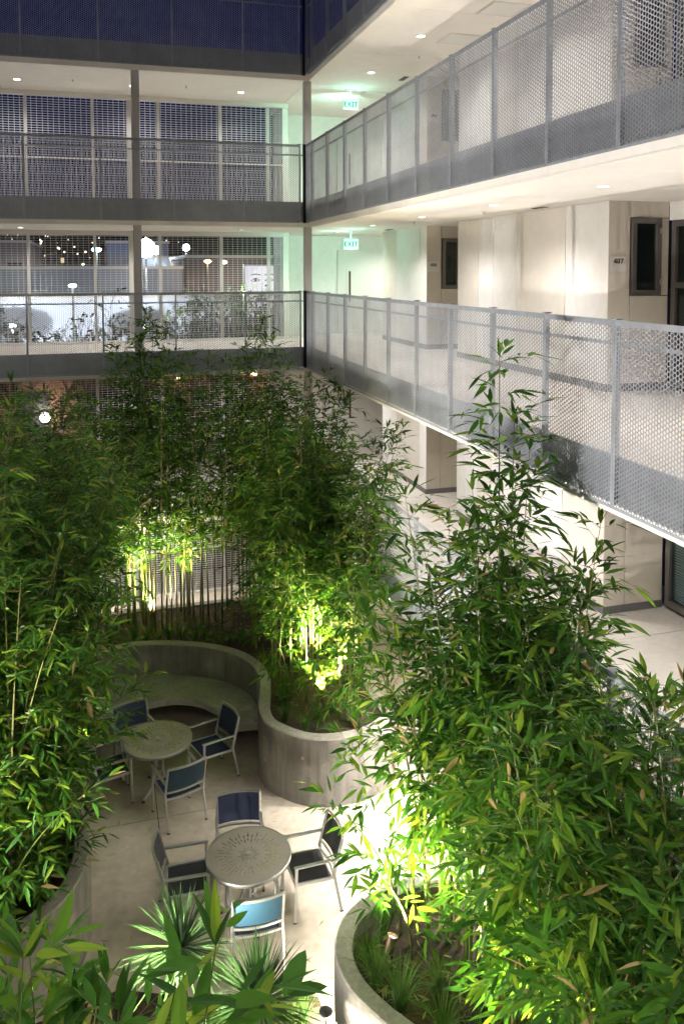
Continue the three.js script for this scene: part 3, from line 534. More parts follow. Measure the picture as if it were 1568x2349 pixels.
function bamboo(label, group, [x, y, z], culms, o = {}) {
  const g = thing('bamboo_clump', label, 'bamboo', group, [x, y, z]);
  const leaf = o.leaf ?? .15, start = o.start ?? .3, dens = o.dens ?? 1, bl = o.branch ?? .5, leaves = [], twigs = [];
  for (const [dx, dz, h, lx, lz] of culms) {
    const P = t => V(dx + lx * t * t, h * t, dz + lz * t * t), n = Math.ceil(h / .11), r0 = .011 + .0016 * h, pts = [];
    const shape = [], seg = 6;
    for (let i = 0; i <= n; i++) { const t = i / n, c = P(t), r = (r0 * (1 - t * .86)) * (i % 2 ? 1 : 1.12); shape.push([c, r]); }
    const pos = []; const ringv = (k, a) => { const [c, r] = shape[k]; return [c.x + r * Math.cos(a), c.y, c.z + r * Math.sin(a)]; };
    for (let i = 0; i < n; i++) for (let k = 0; k < seg; k++) { const a = k / seg * 6.283, b = (k + 1) / seg * 6.283, A = ringv(i, a), B = ringv(i, b), C = ringv(i + 1, b), D = ringv(i + 1, a); pos.push(...A, ...C, ...B, ...A, ...D, ...C); }
    const cg = new THREE.BufferGeometry(); cg.setAttribute('position', new THREE.Float32BufferAttribute(pos, 3)); cg.computeVertexNormals(); cg.setAttribute('uv', new THREE.BufferAttribute(new Float32Array(pos.length / 3 * 2), 2));
    part(g, 'culm', cg, rnd() < .3 ? M.culmPale : M.culm);
    const node = .2 / dens;
    for (let s = start * h; s < h; s += node * rr(.75, 1.25)) {
      const t = s / h, k = (t - start) / (1 - start), c = P(t);
      const nb = rnd() < .55 ? 3 : 2;
      for (let b = 0; b < nb; b++) {
        const az = rr(0, 6.283), L = bl * (o.column ? rr(.55, .95) * (1 - k * .25) : 1) * (o.column ? 1 : .35 + .75 * Math.sin(Math.PI * Math.min(.92, .24 + k * .68))) * rr(.55, 1.15), el = rr(.1, .95), dr = rr(.1, .55);
        const hd = V(Math.cos(az) + lx * .12, 0, Math.sin(az) + lz * .12).normalize();
        const B = u => c.clone().addScaledVector(hd, L * u * Math.cos(el)).add(V(0, L * (u * Math.sin(el) - dr * u * u * .8), 0));
        twigs.push([B(0), B(.5), B(1)]);
        const step = leaf * rr(.3, .42); let side = rnd() < .5 ? 1 : -1;
        for (let u = .3 * L; u <= L + .001; u += step) {
          const uu = u / L, p = B(uu), tg = B(Math.min(1, uu + .05)).sub(B(uu - .05)).normalize(); side = -side;
          const yaw = side * rr(.35, 1.1), d = tg.clone().applyAxisAngle(UPV, yaw); d.y -= rr(-.25, .48); d.normalize();
          leaves.push({ pos: p, dir: d, len: leaf * rr(.45, 1.35), wide: rr(.8, 1.2) * (o.wide ?? 1), roll: rr(-.7, .7) });
        }
        const te = B(1).sub(B(.9)).normalize(); te.y -= .15; te.normalize();
        leaves.push({ pos: B(1), dir: te, len: leaf * rr(.9, 1.3), wide: 1, roll: rr(-.5, .5) });
      }
    }
    const tip = P(1), td = P(1).sub(P(.95)).normalize(); for (let q = 0; q < 4; q++) { const d = td.clone().add(V(rr(-.6, .6), rr(-.3, .2), rr(-.6, .6))).normalize(); leaves.push({ pos: tip, dir: d, len: leaf * rr(.8, 1.1), wide: .9, roll: rr(-.5, .5) }); }
  }
  const tp = []; for (const p of twigs) for (let i = 0; i < 2; i++) { const a = p[i], b = p[i + 1], r = .0026 - i * .0008, q = .0018 - i * .001; for (let k = 0; k < 3; k++) { const c0 = Math.cos(k * 2.094), s0 = Math.sin(k * 2.094), c1 = Math.cos(k * 2.094 + 2.094), s1 = Math.sin(k * 2.094 + 2.094); tp.push(a.x + r * c0, a.y, a.z + r * s0, b.x + q * c1, b.y, b.z + q * s1, a.x + r * c1, a.y, a.z + r * s1, a.x + r * c0, a.y, a.z + r * s0, b.x + q * c0, b.y, b.z + q * s0, b.x + q * c1, b.y, b.z + q * s1); } }
  const tg = new THREE.BufferGeometry(); tg.setAttribute('position', new THREE.Float32BufferAttribute(tp, 3)); tg.computeVertexNormals(); tag(part(g, 'twigs', tg, M.twig), null, null, null, 'stuff');
  leafTotal += leaves.length;
  const base = V(x, y, z), big = o.big ?? 0;
  if (big) { leaves.sort((a, b) => (a.pos.distanceTo(eye.clone().sub(base)) / a.len) - (b.pos.distanceTo(eye.clone().sub(base)) / b.len)); }
  for (const l of leaves.slice(0, big)) { const m = part(g, 'leaf', leafShapes[Math.floor(rnd() * 3)], M.leaf[Math.floor(Math.pow(rnd(), 1.4) * 5)]); leafMatrix(l).decompose(m.position, m.quaternion, m.scale); }
  const rest = leaves.slice(big), cols = LEAF.map(c => new THREE.Color().setRGB(...c)), dry = new THREE.Color().setRGB(.32, .24, .09);
  for (let v = 0; v < 3; v++) {
    const mine = rest.filter((_, i) => i % 3 === v); if (!mine.length) continue;
    const im = new THREE.InstancedMesh(leafShapes[v], M.leafInst, mine.length); im.name = 'foliage'; im.userData.kind = 'stuff'; im.castShadow = im.receiveShadow = true;
    mine.forEach((l, i) => { im.setMatrixAt(i, leafMatrix(l)); im.setColorAt(i, rnd() < .03 ? dry : cols[Math.floor(Math.pow(rnd(), 1.4) * 5)].clone().multiplyScalar(rr(.8, 1.15))); });
    g.add(im);
  }
  return g;
}
const culmSet = (n, r, h0, h1, lx = 0, lz = 0, s = .3) => Array.from({ length: n }, () => { const a = rr(0, 6.28), q = r * Math.sqrt(rnd()); return [Math.cos(a) * q, Math.sin(a) * q, rr(h0, h1), lx + rr(-s, s), lz + rr(-s, s)]; });
const GB = 'bamboo clumps in the planters';
// back planter against the grid screens
const LB = 'slender bamboo growing above the alcove wall against the grid screens';
for (let i = 0; i < 14; i++) { const bx = -6.9 + i * .49, z = i % 2 ? .62 : 1.25; bamboo(LB, GB, [bx, SOIL, z], culmSet(6, .32, i < 7 ? 3.3 : 3.7, i > 11 ? 4.3 : i < 7 ? 4.5 : 5.0, 0, .12, .35), { leaf: .14, start: .34, dens: 1.8, branch: .54 }); }
bamboo('tall slender bamboo spire in front of the steel column', GB, [-3.3, SOIL, .8], [[0, 0, 5.75, .1, .1], [.12, .1, 5.3, -.1, .1], [.05, 0, 5.5, .2, .1], [-.15, .05, 5.1, -.25, .1], [.2, .1, 5.0, .3, .2]], { leaf: .16, start: .36, dens: 2.6, branch: .6, column: true });
bamboo('tall slender bamboo spire left of the corner column', GB, [-1.15, SOIL, .9], [[0, 0, 5.5, .05, .1], [.05, .05, 5.2, .2, .1], [.15, .05, 4.9, .35, .1], [-.1, .1, 5.1, -.15, .1], [-.2, .1, 4.7, -.35, .2]], { leaf: .16, start: .36, dens: 2.6, branch: .6, column: true });
// left planter
const LL = 'dense bamboo beside the alcove, leaning over the patio chairs';
for (const [x, z, h0, h1, lx, lz] of [[-5.3, 2.9, 3.6, 4.7, .8, .2], [-5.4, 3.8, 3.6, 4.7, 1.2, .1], [-5.25, 4.7, 3.4, 4.6, 1.35, 0], [-5.05, 5.5, 3.2, 4.4, 1.1, 0], [-4.85, 6.3, 2.8, 4.2, .7, 0], [-4.75, 6.9, 2.2, 3.7, .35, .1], [-5.0, 7.5, 2.4, 3.8, .35, 0], [-5.3, 7.85, 1.6, 2.8, .5, .5], [-6.2, 3.3, 4, 4.8, .3, .1], [-6.2, 4.4, 4, 5, .6, 0], [-6.0, 5.4, 4, 4.9, .8, 0], [-5.9, 6.4, 4, 5, .6, 0], [-5.8, 7.4, 3.4, 4.6, .4, 0], [-6.8, 6.0, 4, 5, .4, 0], [-6.6, 7.6, 3.6, 4.8, .4, 0], [-4.75, 2.2, 3.0, 3.9, .35, .35]])
  bamboo(LL, GB, [x, SOIL, z], culmSet(6, .34, h0, h1, lx, lz, .4), { leaf: .16, start: .08, dens: 1.55, branch: .62, big: x > -5.4 ? 60 : 0 });
bamboo('single bamboo spire rising above the dense bamboo beside the alcove', GB, [-5.15, SOIL, 6.5], [[0, 0, 5.3, .25, .1], [.1, .1, 4.7, .1, 0]], { leaf: .16, start: .3, dens: 1.7, branch: .4, big: 30 });
bamboo('low arching bamboo over the end of the alcove wall', GB, [-4.75, SOIL, 5.9], [[0, 0, 2.0, 1.1, .1], [0, .2, 1.7, 1.3, .2], [.1, -.2, 2.4, .9, -.1], [-.1, .3, 1.5, .8, .4]], { leaf: .15, start: .2, dens: 1.7, branch: .5, big: 60 });
// middle planter bulge
const LM = 'bamboo in the planter bulge behind the S-curved wall';
for (const [x, z, h0, h1] of [[-.75, 2.3, 3.3, 4.3], [-.4, 2.9, 3.2, 4.2], [-1.15, 3.1, 3.0, 3.9], [-.8, 3.7, 2.9, 3.9], [-.35, 4.0, 2.9, 3.9], [-1.2, 4.1, 2.3, 3.3], [-.5, 4.8, 2.4, 3.3], [-1.3, 2.2, 3.2, 4.2], [-.3, 1.9, 3.4, 4.4]])
  bamboo(LM, GB, [x, SOIL, z], culmSet(6, .27, h0 + .15, h1 + .3, .12, .25, .42), { leaf: .15, start: z > 3.2 ? .34 : .2, dens: 1.75, branch: .58 });
bamboo('arching bamboo tip reaching over the lowest walkway', GB, [-.4, SOIL, 4.4], [[0, 0, 4.15, .75, .2], [.05, .1, 3.6, .45, .3]], { leaf: .15, start: .4, dens: 1.6, branch: .42 });
bamboo('low sprawling bamboo round the lamp in the planter bulge', GB, [-1.25, SOIL, 4.75], [[0, 0, 1.0, .3, .4], [.3, .1, 1.1, .2, .5], [-.1, -.4, 1.3, -.3, .2], [.5, .2, .9, .4, .4]], { leaf: .15, start: .15, dens: 1.5, branch: .45 });
// right planter
const LR = 'large leafy bamboo mass in front of the lowest right walkway';
for (const [x, z, h0, h1, lx, lz] of [[-.95, 8.95, 2.6, 3.8, -.35, -.1], [-.45, 8.85, 3.2, 4.2, 0, -.2], [-.2, 9.3, 3.0, 3.9, .1, 0], [-.75, 9.5, 3.0, 4.1, -.1, 0], [-.3, 9.9, 3.0, 3.8, .1, 0], [-.75, 10.2, 2.4, 3.5, -.2, .1], [-.25, 10.5, 2.8, 3.7, .15, .1], [-.7, 10.9, 2.3, 3.3, -.15, .1], [-.3, 11.2, 2.7, 3.5, .1, .1], [-.7, 11.6, 2.3, 3.2, -.1, .1], [-.3, 12.0, 2.7, 3.6, .1, .1], [-.8, 12.4, 2.2, 3.1, -.1, 0], [-.35, 12.7, 2.4, 3.3, 0, 0]])
  bamboo(LR, GB, [x, SOIL, z], culmSet(6, .32, h0, h1, lx, lz, .5), { leaf: .17, start: x < -.6 ? .36 : .25, dens: 1.45, branch: .62, big: 160 });
bamboo('tall bamboo spire against the railing of rooms 406 and 407', GB, [-.6, SOIL, 9.6], [[0, 0, 5.75, -.05, .05], [.06, .03, 5.2, .05, 0], [.1, .05, 4.9, .15, 0], [-.12, 0, 4.6, -.2, .1]], { leaf: .175, start: .35, dens: 2.2, branch: .6, big: 260, column: true });
bamboo('bamboo tip leaning out from the right mass towards the walkway floor', GB, [-.3, SOIL, 10.1], [[0, 0, 4.3, .45, -.1], [-.1, 0, 3.9, .2, .2]], { leaf: .175, start: .45, dens: 1.8, branch: .5, big: 100, column: true });
bamboo('bamboo tip leaning from the right mass towards the S-curved wall', GB, [-.9, SOIL, 9.0], [[0, 0, 4.35, -.3, -.2], [.15, 0, 4.0, .05, -.3]], { leaf: .17, start: .45, dens: 1.8, branch: .5, big: 100, column: true });
bamboo('arching bamboo branch over the pale walkway at the right edge', GB, [-.35, SOIL, 11.9], [[0, 0, 3.95, .4, -.1], [-.1, .2, 3.5, .2, 0]], { leaf: .19, start: .5, dens: 1, branch: .5, big: 120 });
bamboo('low bamboo fringe hanging over the rounded rim towards the patio', GB, [-1.25, SOIL, 8.85], [[0, 0, 1.5, -.75, -.1], [.2, -.1, 1.9, -.7, -.3], [0, .3, 1.2, -.55, .1]], { leaf: .17, start: .25, dens: 1.1, branch: .5, big: 120 });
// foreground, close below the near walkway
const LF = 'broad-leaved bamboo tops rising from the bed close below the near walkway';
for (const [x, z, h0, h1, lx] of [[-5.3, 11.7, 3.8, 4.5, .3], [-4.9, 12.4, 3.9, 4.5, .2], [-4.5, 12.9, 4.1, 4.65, .1], [-4.35, 12.4, 3.7, 4.3, .1], [-4.75, 13.4, 4.1, 4.6, .15], [-5.4, 12.9, 4.1, 4.7, .2], [-4.4, 13.5, 4.0, 4.5, .1], [-5.7, 12.3, 3.9, 4.6, .2], [-5.45, 11.1, 3.2, 4.1, .3]])
  bamboo(LF, GB, [x, .02, z], culmSet(4, .22, h0, h1, lx, 0, .3), { leaf: .185, wide: 1.15, start: .45, dens: 1.15, branch: .55, big: 220 });

bamboo('single broad-leaved bamboo tip reaching out towards the teal-backed chair', GB, [-3.95, .02, 13.1], [[0, 0, 4.75, .35, .1], [-.1, 0, 4.5, .1, 0]], { leaf: .21, wide: 1.25, start: .7, dens: 1, branch: .6, big: 150 });
// grass tufts: arching blades
function tuftGeo(n, L, spread, w) {
  const P = []; for (let i = 0; i < n; i++) {
    const a = rr(0, 6.283), r = rr(0, .05), l = L * rr(.6, 1.1), out = spread * rr(.35, 1.1), c = Math.cos(a), s = Math.sin(a), K = 5, ww = w * rr(.7, 1.2);
    const at = t => V(c * (r + l * out * t * t * .9 + l * .08 * t), l * (t * .95 - out * .55 * t * t * t), s * (r + l * out * t * t * .9 + l * .08 * t)), side = V(-s, 0, c);
    for (let k = 0; k < K; k++) { const t0 = k / K, t1 = (k + 1) / K, p = at(t0), q = at(t1), w0 = ww * (1 - t0 * t0), w1 = ww * (1 - t1 * t1); const A = p.clone().addScaledVector(side, w0), B = p.clone().addScaledVector(side, -w0), C = q.clone().addScaledVector(side, -w1), D = q.clone().addScaledVector(side, w1); for (const v of [A, B, C, A, C, D]) P.push(v.x, v.y, v.z); }
  }
  const g = new THREE.BufferGeometry(); g.setAttribute('position', new THREE.Float32BufferAttribute(P, 3)); g.setAttribute('uv', new THREE.BufferAttribute(new Float32Array(P.length / 3 * 2), 2)); g.computeVertexNormals(); return g;
}
const tufts = [tuftGeo(70, .42, .75, .0045), tuftGeo(55, .34, .95, .0042), tuftGeo(85, .48, .7, .0045)];
function tuft(x, y, z, label, mat = M.grass, s = 1) { const m = single('grass_tuft', tufts[Math.floor(rnd() * 3)], mat, label, 'grass tuft', 'arching grass tufts', null, [x, y, z]); m.rotation.y = rr(0, 6.28); m.scale.setScalar(s * rr(.85, 1.15)); }
for (let i = 0; i < 13; i++) tuft(-4.1 + i * .2, SOIL, 1.6 + rr(-.12, .1) + Math.max(0, i - 6) * .1, 'arching grass tuft along the back of the alcove wall');
for (const [x, z] of [[-1.45, 3.0], [-1.4, 3.4], [-1.35, 3.9], [-1.42, 4.3], [-1.5, 4.75], [-1.3, 5.1], [-.95, 5.3], [-.6, 5.2], [-1.05, 4.9]]) tuft(x, SOIL, z, 'arching grass tuft inside the S-curved planter bulge');
for (const [x, z] of [[-1.65, 9.0], [-1.68, 9.35], [-1.55, 9.65], [-1.4, 8.8], [-1.3, 10.0], [-1.15, 9.55], [-1.1, 10.3], [-.95, 9.9]]) tuft(x, SOIL, z, 'strappy grass tuft inside the pale rounded planter rim', M.grass, 1.05);
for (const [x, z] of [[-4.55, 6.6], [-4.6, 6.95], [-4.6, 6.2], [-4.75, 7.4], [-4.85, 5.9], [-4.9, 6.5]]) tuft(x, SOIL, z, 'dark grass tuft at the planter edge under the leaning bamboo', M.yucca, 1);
tuft(-2.2, .02, 8.72, 'upright grass tuft beside the path lamp', M.grass, 1.2);
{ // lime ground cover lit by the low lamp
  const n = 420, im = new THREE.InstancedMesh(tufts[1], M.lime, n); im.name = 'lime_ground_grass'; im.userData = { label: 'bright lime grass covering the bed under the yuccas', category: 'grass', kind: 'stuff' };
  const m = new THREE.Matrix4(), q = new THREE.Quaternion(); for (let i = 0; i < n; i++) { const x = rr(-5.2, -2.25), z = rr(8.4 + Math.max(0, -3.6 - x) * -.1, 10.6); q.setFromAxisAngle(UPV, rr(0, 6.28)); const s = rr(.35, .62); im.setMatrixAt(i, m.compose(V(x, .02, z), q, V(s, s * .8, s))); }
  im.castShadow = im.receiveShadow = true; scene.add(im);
}
{ // fallen leaves on the paving and mulch
  const n = 410, im = new THREE.InstancedMesh(leafShapes[2], leafMat([.26, .2, .09]), n); im.name = 'fallen_leaves'; im.userData = { label: 'dry fallen bamboo leaves scattered over paving and mulch', category: 'leaf litter', kind: 'stuff' };
  for (let i = 0; i < n; i++) { let p; if (i < 40) p = V(rr(-4.1, -1.3), .006, rr(3.6, 8.4)); else if (i < 210) p = V(rr(-1.7, -.2), SOIL + .012, rr(8.8, 11)); else p = V(rr(-4, -1.0), SOIL + .012, rr(.5, 1.7)); if (i < 40 && rnd() < .55) p.x = rnd() < .5 ? rr(-4.2, -3.7) : rr(-2.2, -1.5); im.setMatrixAt(i, leafMatrix({ pos: p, dir: V(rr(-1, 1), rr(0, .12), rr(-1, 1)).normalize(), len: rr(.07, .14), wide: 1, roll: rr(-.3, .3) })); }
  im.castShadow = im.receiveShadow = true; scene.add(im);
}
// yuccas with stiff rosettes
function yucca(pos, trunk, n, L, label) {
  const g = thing('yucca', label, 'yucca', 'spiky yuccas in the bed', pos);
  if (trunk > .1) part(g, 'trunk', new THREE.LatheGeometry([[.085, 0], [.06, .06], [.05, trunk * .5], [.055, trunk], [0, trunk + .03]].map(p => new THREE.Vector2(...p)), 14), M.palmBark);
  const blades = k0 => { const P = []; for (let i = 0; i < n / 3; i++) { const u = rnd(), a = rr(0, 6.283), el = 1.45 - u * 2.0, l = L * rr(.75, 1.1), c = Math.cos(a), s = Math.sin(a), side = V(-s, 0, c), K = 4; const at = t => V(c * l * t * Math.cos(el), trunk + .02 + l * (t * Math.sin(el) - .16 * t * t), s * l * t * Math.cos(el)); for (let k = 0; k < K; k++) { const t0 = k / K, t1 = (k + 1) / K, w0 = .0085 * (1 - t0 ** 3), w1 = .0085 * (1 - t1 ** 3), p = at(t0), q = at(t1); const A = p.clone().addScaledVector(side, w0), B = p.clone().addScaledVector(side, -w0), C = q.clone().addScaledVector(side, -w1), D = q.clone().addScaledVector(side, w1); for (const v of [A, B, C, A, C, D]) P.push(v.x, v.y, v.z); } } const o = new THREE.BufferGeometry(); o.setAttribute('position', new THREE.Float32BufferAttribute(P, 3)); o.setAttribute('uv', new THREE.BufferAttribute(new Float32Array(P.length / 3 * 2), 2)); o.computeVertexNormals(); return o; };
  tag(part(g, 'blades', [blades(0), blades(1), blades(2)], M.yucca), null, null, null, 'stuff');
}
yucca([-3.36, .02, 8.78], 1.05, 200, .6, 'yucca with a bare trunk beside the teal-backed chair');
yucca([-2.68, .02, 8.95], .5, 260, .66, 'squat spiky yucca near the path lamp');
yucca([-4.35, SOIL, 6.75], .12, 60, .34, 'small spiky yucca at the planter edge under the leaning bamboo');
{ // ponytail palm: swollen base, slim trunk, strap leaves
  const g = thing('ponytail_palm', 'ponytail palm with a swollen base on the mulch', 'palm', null, [-1.0, SOIL, 10.02]);
  part(g, 'swollen_base', new THREE.LatheGeometry([[0, -.02], [.12, 0], [.155, .07], [.14, .15], [.08, .22], [.045, .3], [.035, .7], [.03, 1.1], [0, 1.12]].map(p => new THREE.Vector2(...p)), 20), M.palmBark);
  const cr = part(g, 'leaf_crown', tuftGeo(110, .75, 1.1, .007), M.grass); cr.position.y = 1.08; tag(cr, null, null, null, 'stuff');
}

// ------------------------------------------------------------------ beyond the screens: street, buildings, hill
const GY = -4;
single('street', uvm(new THREE.PlaneGeometry(900, 900).rotateX(-Math.PI / 2).translate(0, GY, -456)), M.asphalt, 'dark street and parking ground beyond the building', 'street', null, 'structure');
{ // dark hillside
  const g = new THREE.PlaneGeometry(1400, 500, 80, 20).rotateX(-Math.PI / 2), p = g.attributes.position;
  for (let i = 0; i < p.count; i++) { const x = p.getX(i), z = p.getZ(i), t = (250 - z) / 500; p.setY(i, Math.sin(Math.min(1, t * 1.3) * Math.PI / 2) * (58 + 9 * Math.sin(x * .011 + 1) + 5 * Math.sin(x * .031) + 2 * Math.sin(x * .09))); }
  g.translate(60, GY, -700); g.computeVertexNormals();
  single('hillside', g, S({ color: 0x2a2c26, roughness: 1 }), 'dark hillside with scattered city lights', 'hill', null, 'structure');
  const n = 420, im = new THREE.InstancedMesh(new THREE.IcosahedronGeometry(.5, 0), glow([1, .86, .66], 5), n); im.name = 'city_lights'; im.userData = { label: 'tiny scattered lights on the far hillside', category: 'city lights', kind: 'stuff' };
  for (let i = 0; i < n; i++) { const x = rr(-120, 190), t = Math.pow(rnd(), 1.2) * .62, y = Math.sin(Math.min(1, t * 1.3) * Math.PI / 2) * 58 + 2.5; const s = rr(.5, 1.5); im.setMatrixAt(i, new THREE.Matrix4().makeScale(s, s, s).setPosition(x, GY + y, -450 - t * 500)); im.setColorAt(i, new THREE.Color().setRGB(1, 1, 1)); }
  scene.add(im);
}
const winGlow = [glow([1, .78, .42], 1.1), glow([.75, .9, 1], 1.2), glow([1, .9, .7], .7)];
function building(label, x0, x1, y1, z0, z1, mat, rows = 0, cols = 0, lit = .3, parapet = true) {
  const g = thing('building', label, 'building', null, [(x0 + x1) / 2, GY, (z0 + z1) / 2]); const w = x1 - x0, h = y1 - GY, d = Math.abs(z1 - z0);
  part(g, 'wall', span(-w / 2, w / 2, 0, h, -d / 2, d / 2), mat);
  if (parapet) part(g, 'parapet', [span(-w / 2 - .1, w / 2 + .1, h, h + .25, d / 2 - .15, d / 2 + .1), span(-w / 2 - .1, -w / 2 + .15, h, h + .25, -d / 2, d / 2 - .15), span(w / 2 - .15, w / 2 + .1, h, h + .25, -d / 2, d / 2 - .15)], M.postWhite);
  for (let r = 0; r < rows; r++) for (let c = 0; c < cols; c++) { const ww = w / cols * .5, hh = h / rows * .45, x = -w / 2 + w / cols * (c + .5), y = h / rows * (r + .5); const on = rnd() < lit; const f = part(g, 'window', span(x - ww / 2, x + ww / 2, y - hh / 2, y + hh / 2, d / 2 + .003, d / 2 + .02), on ? winGlow[Math.floor(rnd() * 3)] : M.dark); part(f, 'window_sill', span(x - ww / 2 - .05, x + ww / 2 + .05, y - hh / 2 - .1, y - hh / 2 - .01, d / 2 + .003, d / 2 + .12), M.frame); }
  return g;
}
const flatC = (c, r = .9) => S({ color: c, roughness: r });
building('low brick building across the street with a bright wall lamp', -24, 9, 4.1, -20, -15, M.brick, 2, 14, .12);
building('long white wall lit by floodlights behind the street trees', -26, 3.2, 5.75, -36, -31, flatC(0xc9ced8), 0, 0);
building('long grey concrete wall behind the white lit wall', -28, 2.0, 7.45, -60, -47, flatC(0x8f95a0), 0, 0);
building('brown flat building to the right of the big floodlight', 2.4, 16, 8.3, -62, -48, flatC(0x75605c), 1, 8, .05);
building('pinkish block at the left behind the grey wall', -26, -10.5, 10.1, -90, -70, flatC(0x8f7c80), 2, 6, .1);
building('grey plant room block with roof equipment', -3.2, 3.0, 10.2, -84, -72, flatC(0x7f86a0), 0, 0);
building('white lit industrial shed under the floodlight mast', -1.0, 7.0, 8.55, -78, -68.5, flatC(0xdfe6ee), 0, 0);
for (let i = 0; i < 11; i++) { const x = -48 + i * 15 + rr(-3, 3), w = rr(7, 13), z = -140 - rr(0, 120), h = rr(9, 15) + (-z - 140) * .02; building('far city block at the foot of the dark hillside', x, x + w, h, z - 10, z, flatC([0x3f3f4c, 0x5a4a48, 0x46505e][i % 3]), 5, 5, .4, false).userData.group = 'far city blocks'; }
// street and flood lamps
function mast(label, x, y, z, head, cd, col, r = .25) {
  const g = thing('street_lamp', label, 'street lamp', 'street and flood lamps', [x, GY, z]); const h = y - GY;
  part(g, 'pole', new THREE.CylinderGeometry(.06, .1, h - .1, 10).translate(0, (h - .1) / 2, -.25), M.frame); part(g, 'arm', beam(V(0, h - .12, -.25), V(0, h - .04, -.02), .08, .08), M.frame);
  const lm = glow(col, head);
  if (r > .3) { part(g, 'lamp_head', new THREE.SphereGeometry(r * .85, 28, 20).scale(1, 1, .55).translate(0, h, 0), lm); part(g, 'visor', new THREE.CylinderGeometry(r * .95, r * .95, .06, 24, 1, true).rotateX(Math.PI / 2).translate(0, h, -.1), M.frame); }
  else part(g, 'lamp_head', new THREE.SphereGeometry(r, 14, 10).scale(1.3, .6, 1).translate(0, h, 0), lm);
  if (cd) { const l = new THREE.PointLight(new THREE.Color(...col), cd, 0, 2); l.position.set(0, h, .45); l.castShadow = true; g.add(l); }
}
mast('huge white floodlight glaring over the grey wall', -1.1, 8.75, -38, 60, 380, [.7, .85, 1], .7);
mast('greenish street lamp left of the big floodlight', -4.1, 8.7, -40, 26, 25, [.6, 1, .95], .24);
mast('pair of orange street lamps, near one', 3.6, 8.0, -44.5, 18, 12, [1, .62, .25], .2);
mast('pair of orange street lamps, far one', 4.75, 7.95, -44.5, 18, 12, [1, .62, .25], .2);
mast('small bluish lamp in front of the grey wall', -5.3, 6.55, -29, 20, 8, [.75, .88, 1], .16);
for (const [x, y, z] of [[-8.2, 4.6, -28.2], [-1.8, 4.4, -28.2], [-14.5, 4.5, -28.2]]) mast('low floodlight washing the long white wall', x, y, z, 8, 110, [.84, .92, 1], .18);
{ const g = thing('wall_lamp', 'bright wall lamp on the brick building', 'wall lamp', null, [-5.9, 2.1, -14.98]); part(g, 'bracket', rspan(-.12, .12, -.2, .2, -.015, .06), M.frame); part(g, 'lamp_head', new THREE.SphereGeometry(.17, 16, 12).translate(0, 0, .2), glow([1, .9, .82], 40)); const l = new THREE.PointLight(new THREE.Color(1, .86, .74), 14, 0, 2); l.position.set(0, 0, .55); l.castShadow = true; g.add(l); }
for (const x of [-1.2, 1.6]) { const g = thing('wall_lamp', 'orange lamp under the eave of the brick building', 'wall lamp', 'orange eave lamps', [x, 3.4, -14.98]); part(g, 'bracket', rspan(-.08, .08, .1, .16, -.015, .2), M.frame); part(g, 'lamp_head', new THREE.SphereGeometry(.1, 14, 10).scale(1.6, .7, 1).translate(0, 0, .2), glow([1, .66, .36], 14)); const l = new THREE.PointLight(new THREE.Color(1, .66, .36), 4, 0, 2); l.position.set(0, -.1, .5); l.castShadow = true; g.add(l); }
{ // backlit billboard with a face: plain generic features
  const c = document.createElement('canvas'); c.width = 256; c.height = 436; const k = c.getContext('2d');
  k.fillStyle = '#e9e2f2'; k.fillRect(0, 0, 256, 436); k.fillStyle = '#f6f1fa'; k.beginPath(); k.ellipse(140, 190, 110, 180, 0, 0, 7); k.fill();
  k.strokeStyle = '#4b4064'; k.lineWidth = 5;
  for (const x of [88, 205]) { k.beginPath(); k.moveTo(x - 38, 128); k.quadraticCurveTo(x, 96, x + 38, 124); k.quadraticCurveTo(x, 142, x - 38, 128); k.stroke(); k.fillStyle = '#3a3150'; k.beginPath(); k.arc(x, 119, 12, 0, 7); k.fill(); k.beginPath(); k.lineWidth = 7; k.moveTo(x - 42, 84); k.quadraticCurveTo(x, 64, x + 44, 82); k.stroke(); k.lineWidth = 5; }
  k.strokeStyle = '#a08fb2'; k.beginPath(); k.moveTo(148, 150); k.quadraticCurveTo(130, 215, 152, 232); k.stroke();
  k.fillStyle = '#7d5d86'; k.beginPath(); k.moveTo(95, 292); k.quadraticCurveTo(130, 268, 150, 278); k.quadraticCurveTo(175, 268, 208, 290); k.quadraticCurveTo(150, 340, 95, 292); k.fill();
  k.fillStyle = '#5b4d78'; k.fillRect(20, 392, 216, 10);
  const t = new THREE.CanvasTexture(c); t.colorSpace = THREE.SRGBColorSpace; t.magFilter = THREE.LinearFilter;
  const g = thing('billboard_sign', 'backlit billboard with a pale face and dark eyes', 'billboard', null, [4.7, 4.75, -30]);
  part(g, 'lit_sign_face', new THREE.PlaneGeometry(1.72, 2.85).translate(0, 1.42, .101), S({ color: 0x000000, emissive: 0xffffff, emissiveMap: t, emissiveIntensity: .95, roughness: 1 }));
  part(g, 'case', rspan(-.92, .92, -.06, 2.92, -.15, .095, .02), M.frame); part(g, 'pole', new THREE.CylinderGeometry(.12, .14, 8.7, 12).translate(0, -4.4, 0), M.frame);
}
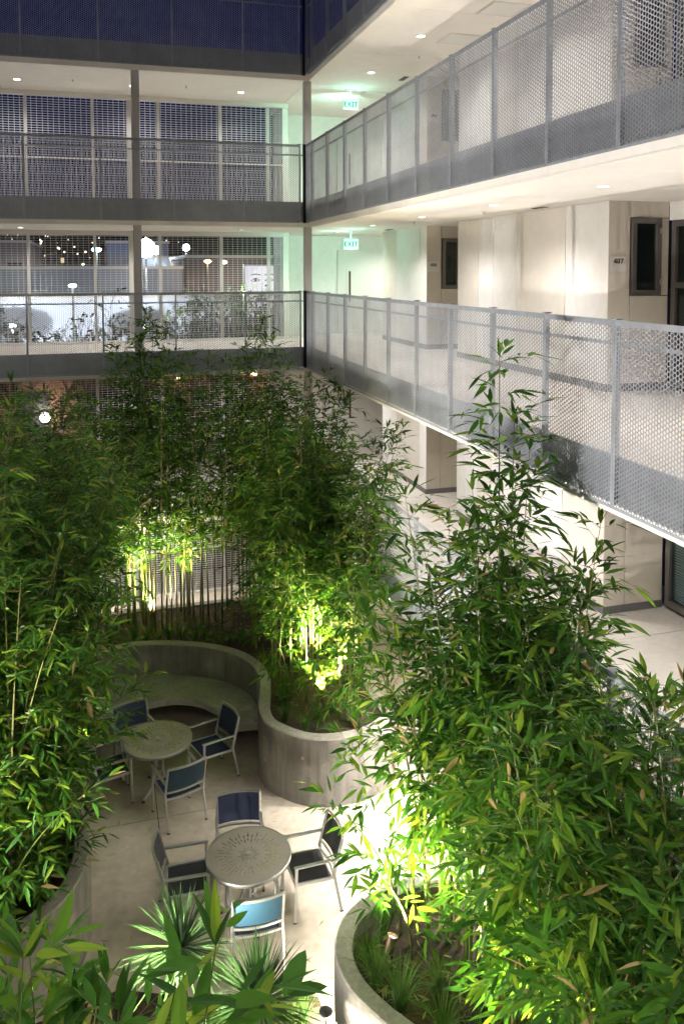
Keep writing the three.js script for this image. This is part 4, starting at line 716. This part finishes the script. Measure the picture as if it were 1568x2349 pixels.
// street trees: bare branching crowns with a few dark leaves
function tree(label, x, z, h, leafMt, nLeaf, lit) {
  const g = thing('street_tree', label, 'tree', 'street trees beyond the screens', [x, GY, z]); const geo = [], tips = [];
  const grow = (p, d, L, r, n) => { const q = p.clone().addScaledVector(d, L); geo.push(new THREE.CylinderGeometry(r * .68, r, L, n > 2 ? 7 : 4, 1).translate(0, L / 2, 0).applyQuaternion(new THREE.Quaternion().setFromUnitVectors(UPV, d)).translate(p.x, p.y, p.z)); if (n === 0) { tips.push(q); return; } if (n < 3) tips.push(q); const k = n > 3 ? 3 : rnd() < .6 ? 3 : 2; for (let i = 0; i < k; i++) { const e = d.clone().add(V(rr(-.95, .95), rr(-.25, .45), rr(-.95, .95))).normalize(); grow(q, e, L * rr(.62, .85), r * .64, n - 1); } };
  const tr = h * .42; part(g, 'trunk', new THREE.CylinderGeometry(.09, .16, tr, 10).translate(0, tr / 2, 0), M.bark);
  for (let i = 0; i < 4; i++) { const a = i * 1.57 + rr(-.4, .4); grow(V(0, tr - .05, 0), V(Math.cos(a) * .7, 1, Math.sin(a) * .7).normalize(), h * .2, .075, 5); }
  tag(part(g, 'branches', geo, M.bark), null, null, null, 'stuff');
  const im = new THREE.InstancedMesh(leafShapes[1], leafMt, nLeaf); im.name = 'crown'; im.userData.kind = 'stuff'; for (let i = 0; i < nLeaf; i++) { const t = tips[Math.floor(rnd() * tips.length)]; im.setMatrixAt(i, leafMatrix({ pos: t.clone().add(V(rr(-.2, .2), rr(-.2, .2), rr(-.2, .2))), dir: V(rr(-1, 1), rr(-1, .4), rr(-1, 1)).normalize(), len: rr(.16, .3), wide: 2, roll: rr(-1, 1) })); } im.castShadow = true; g.add(im);
}
const darkLeaf = leafMat([.06, .10, .02]), paleLeaf = leafMat([.16, .22, .09]);
tree('bare-branched street tree against the white lit wall', -9.6, -12.5, 10.6, darkLeaf, 500);
tree('bare-branched street tree against the white lit wall', -5.6, -13, 10.2, darkLeaf, 500);
tree('bare-branched street tree against the white lit wall', -2.2, -12.5, 10.3, darkLeaf, 700);
tree('dark leafy street tree in front of the brown building', 1.2, -13, 10.2, darkLeaf, 1500);
tree('pale leafy street tree beside the billboard', 3.0, -26, 10.6, paleLeaf, 1600);
mast('white yard lamp before the lit industrial shed', 1.2, 9.3, -64, 40, 160, [.82, .92, 1], .5);
mast('blue-white yard lamp beside the plant room block', 4.2, 9.6, -66, 40, 90, [.7, .85, 1], .4);
mast('low lamp inside the pale leafy street tree', 2.9, 6.2, -24.6, 14, 26, [.85, 1, .9], .14);
console.log('leaves', leafTotal);
renderer.render(scene, camera);
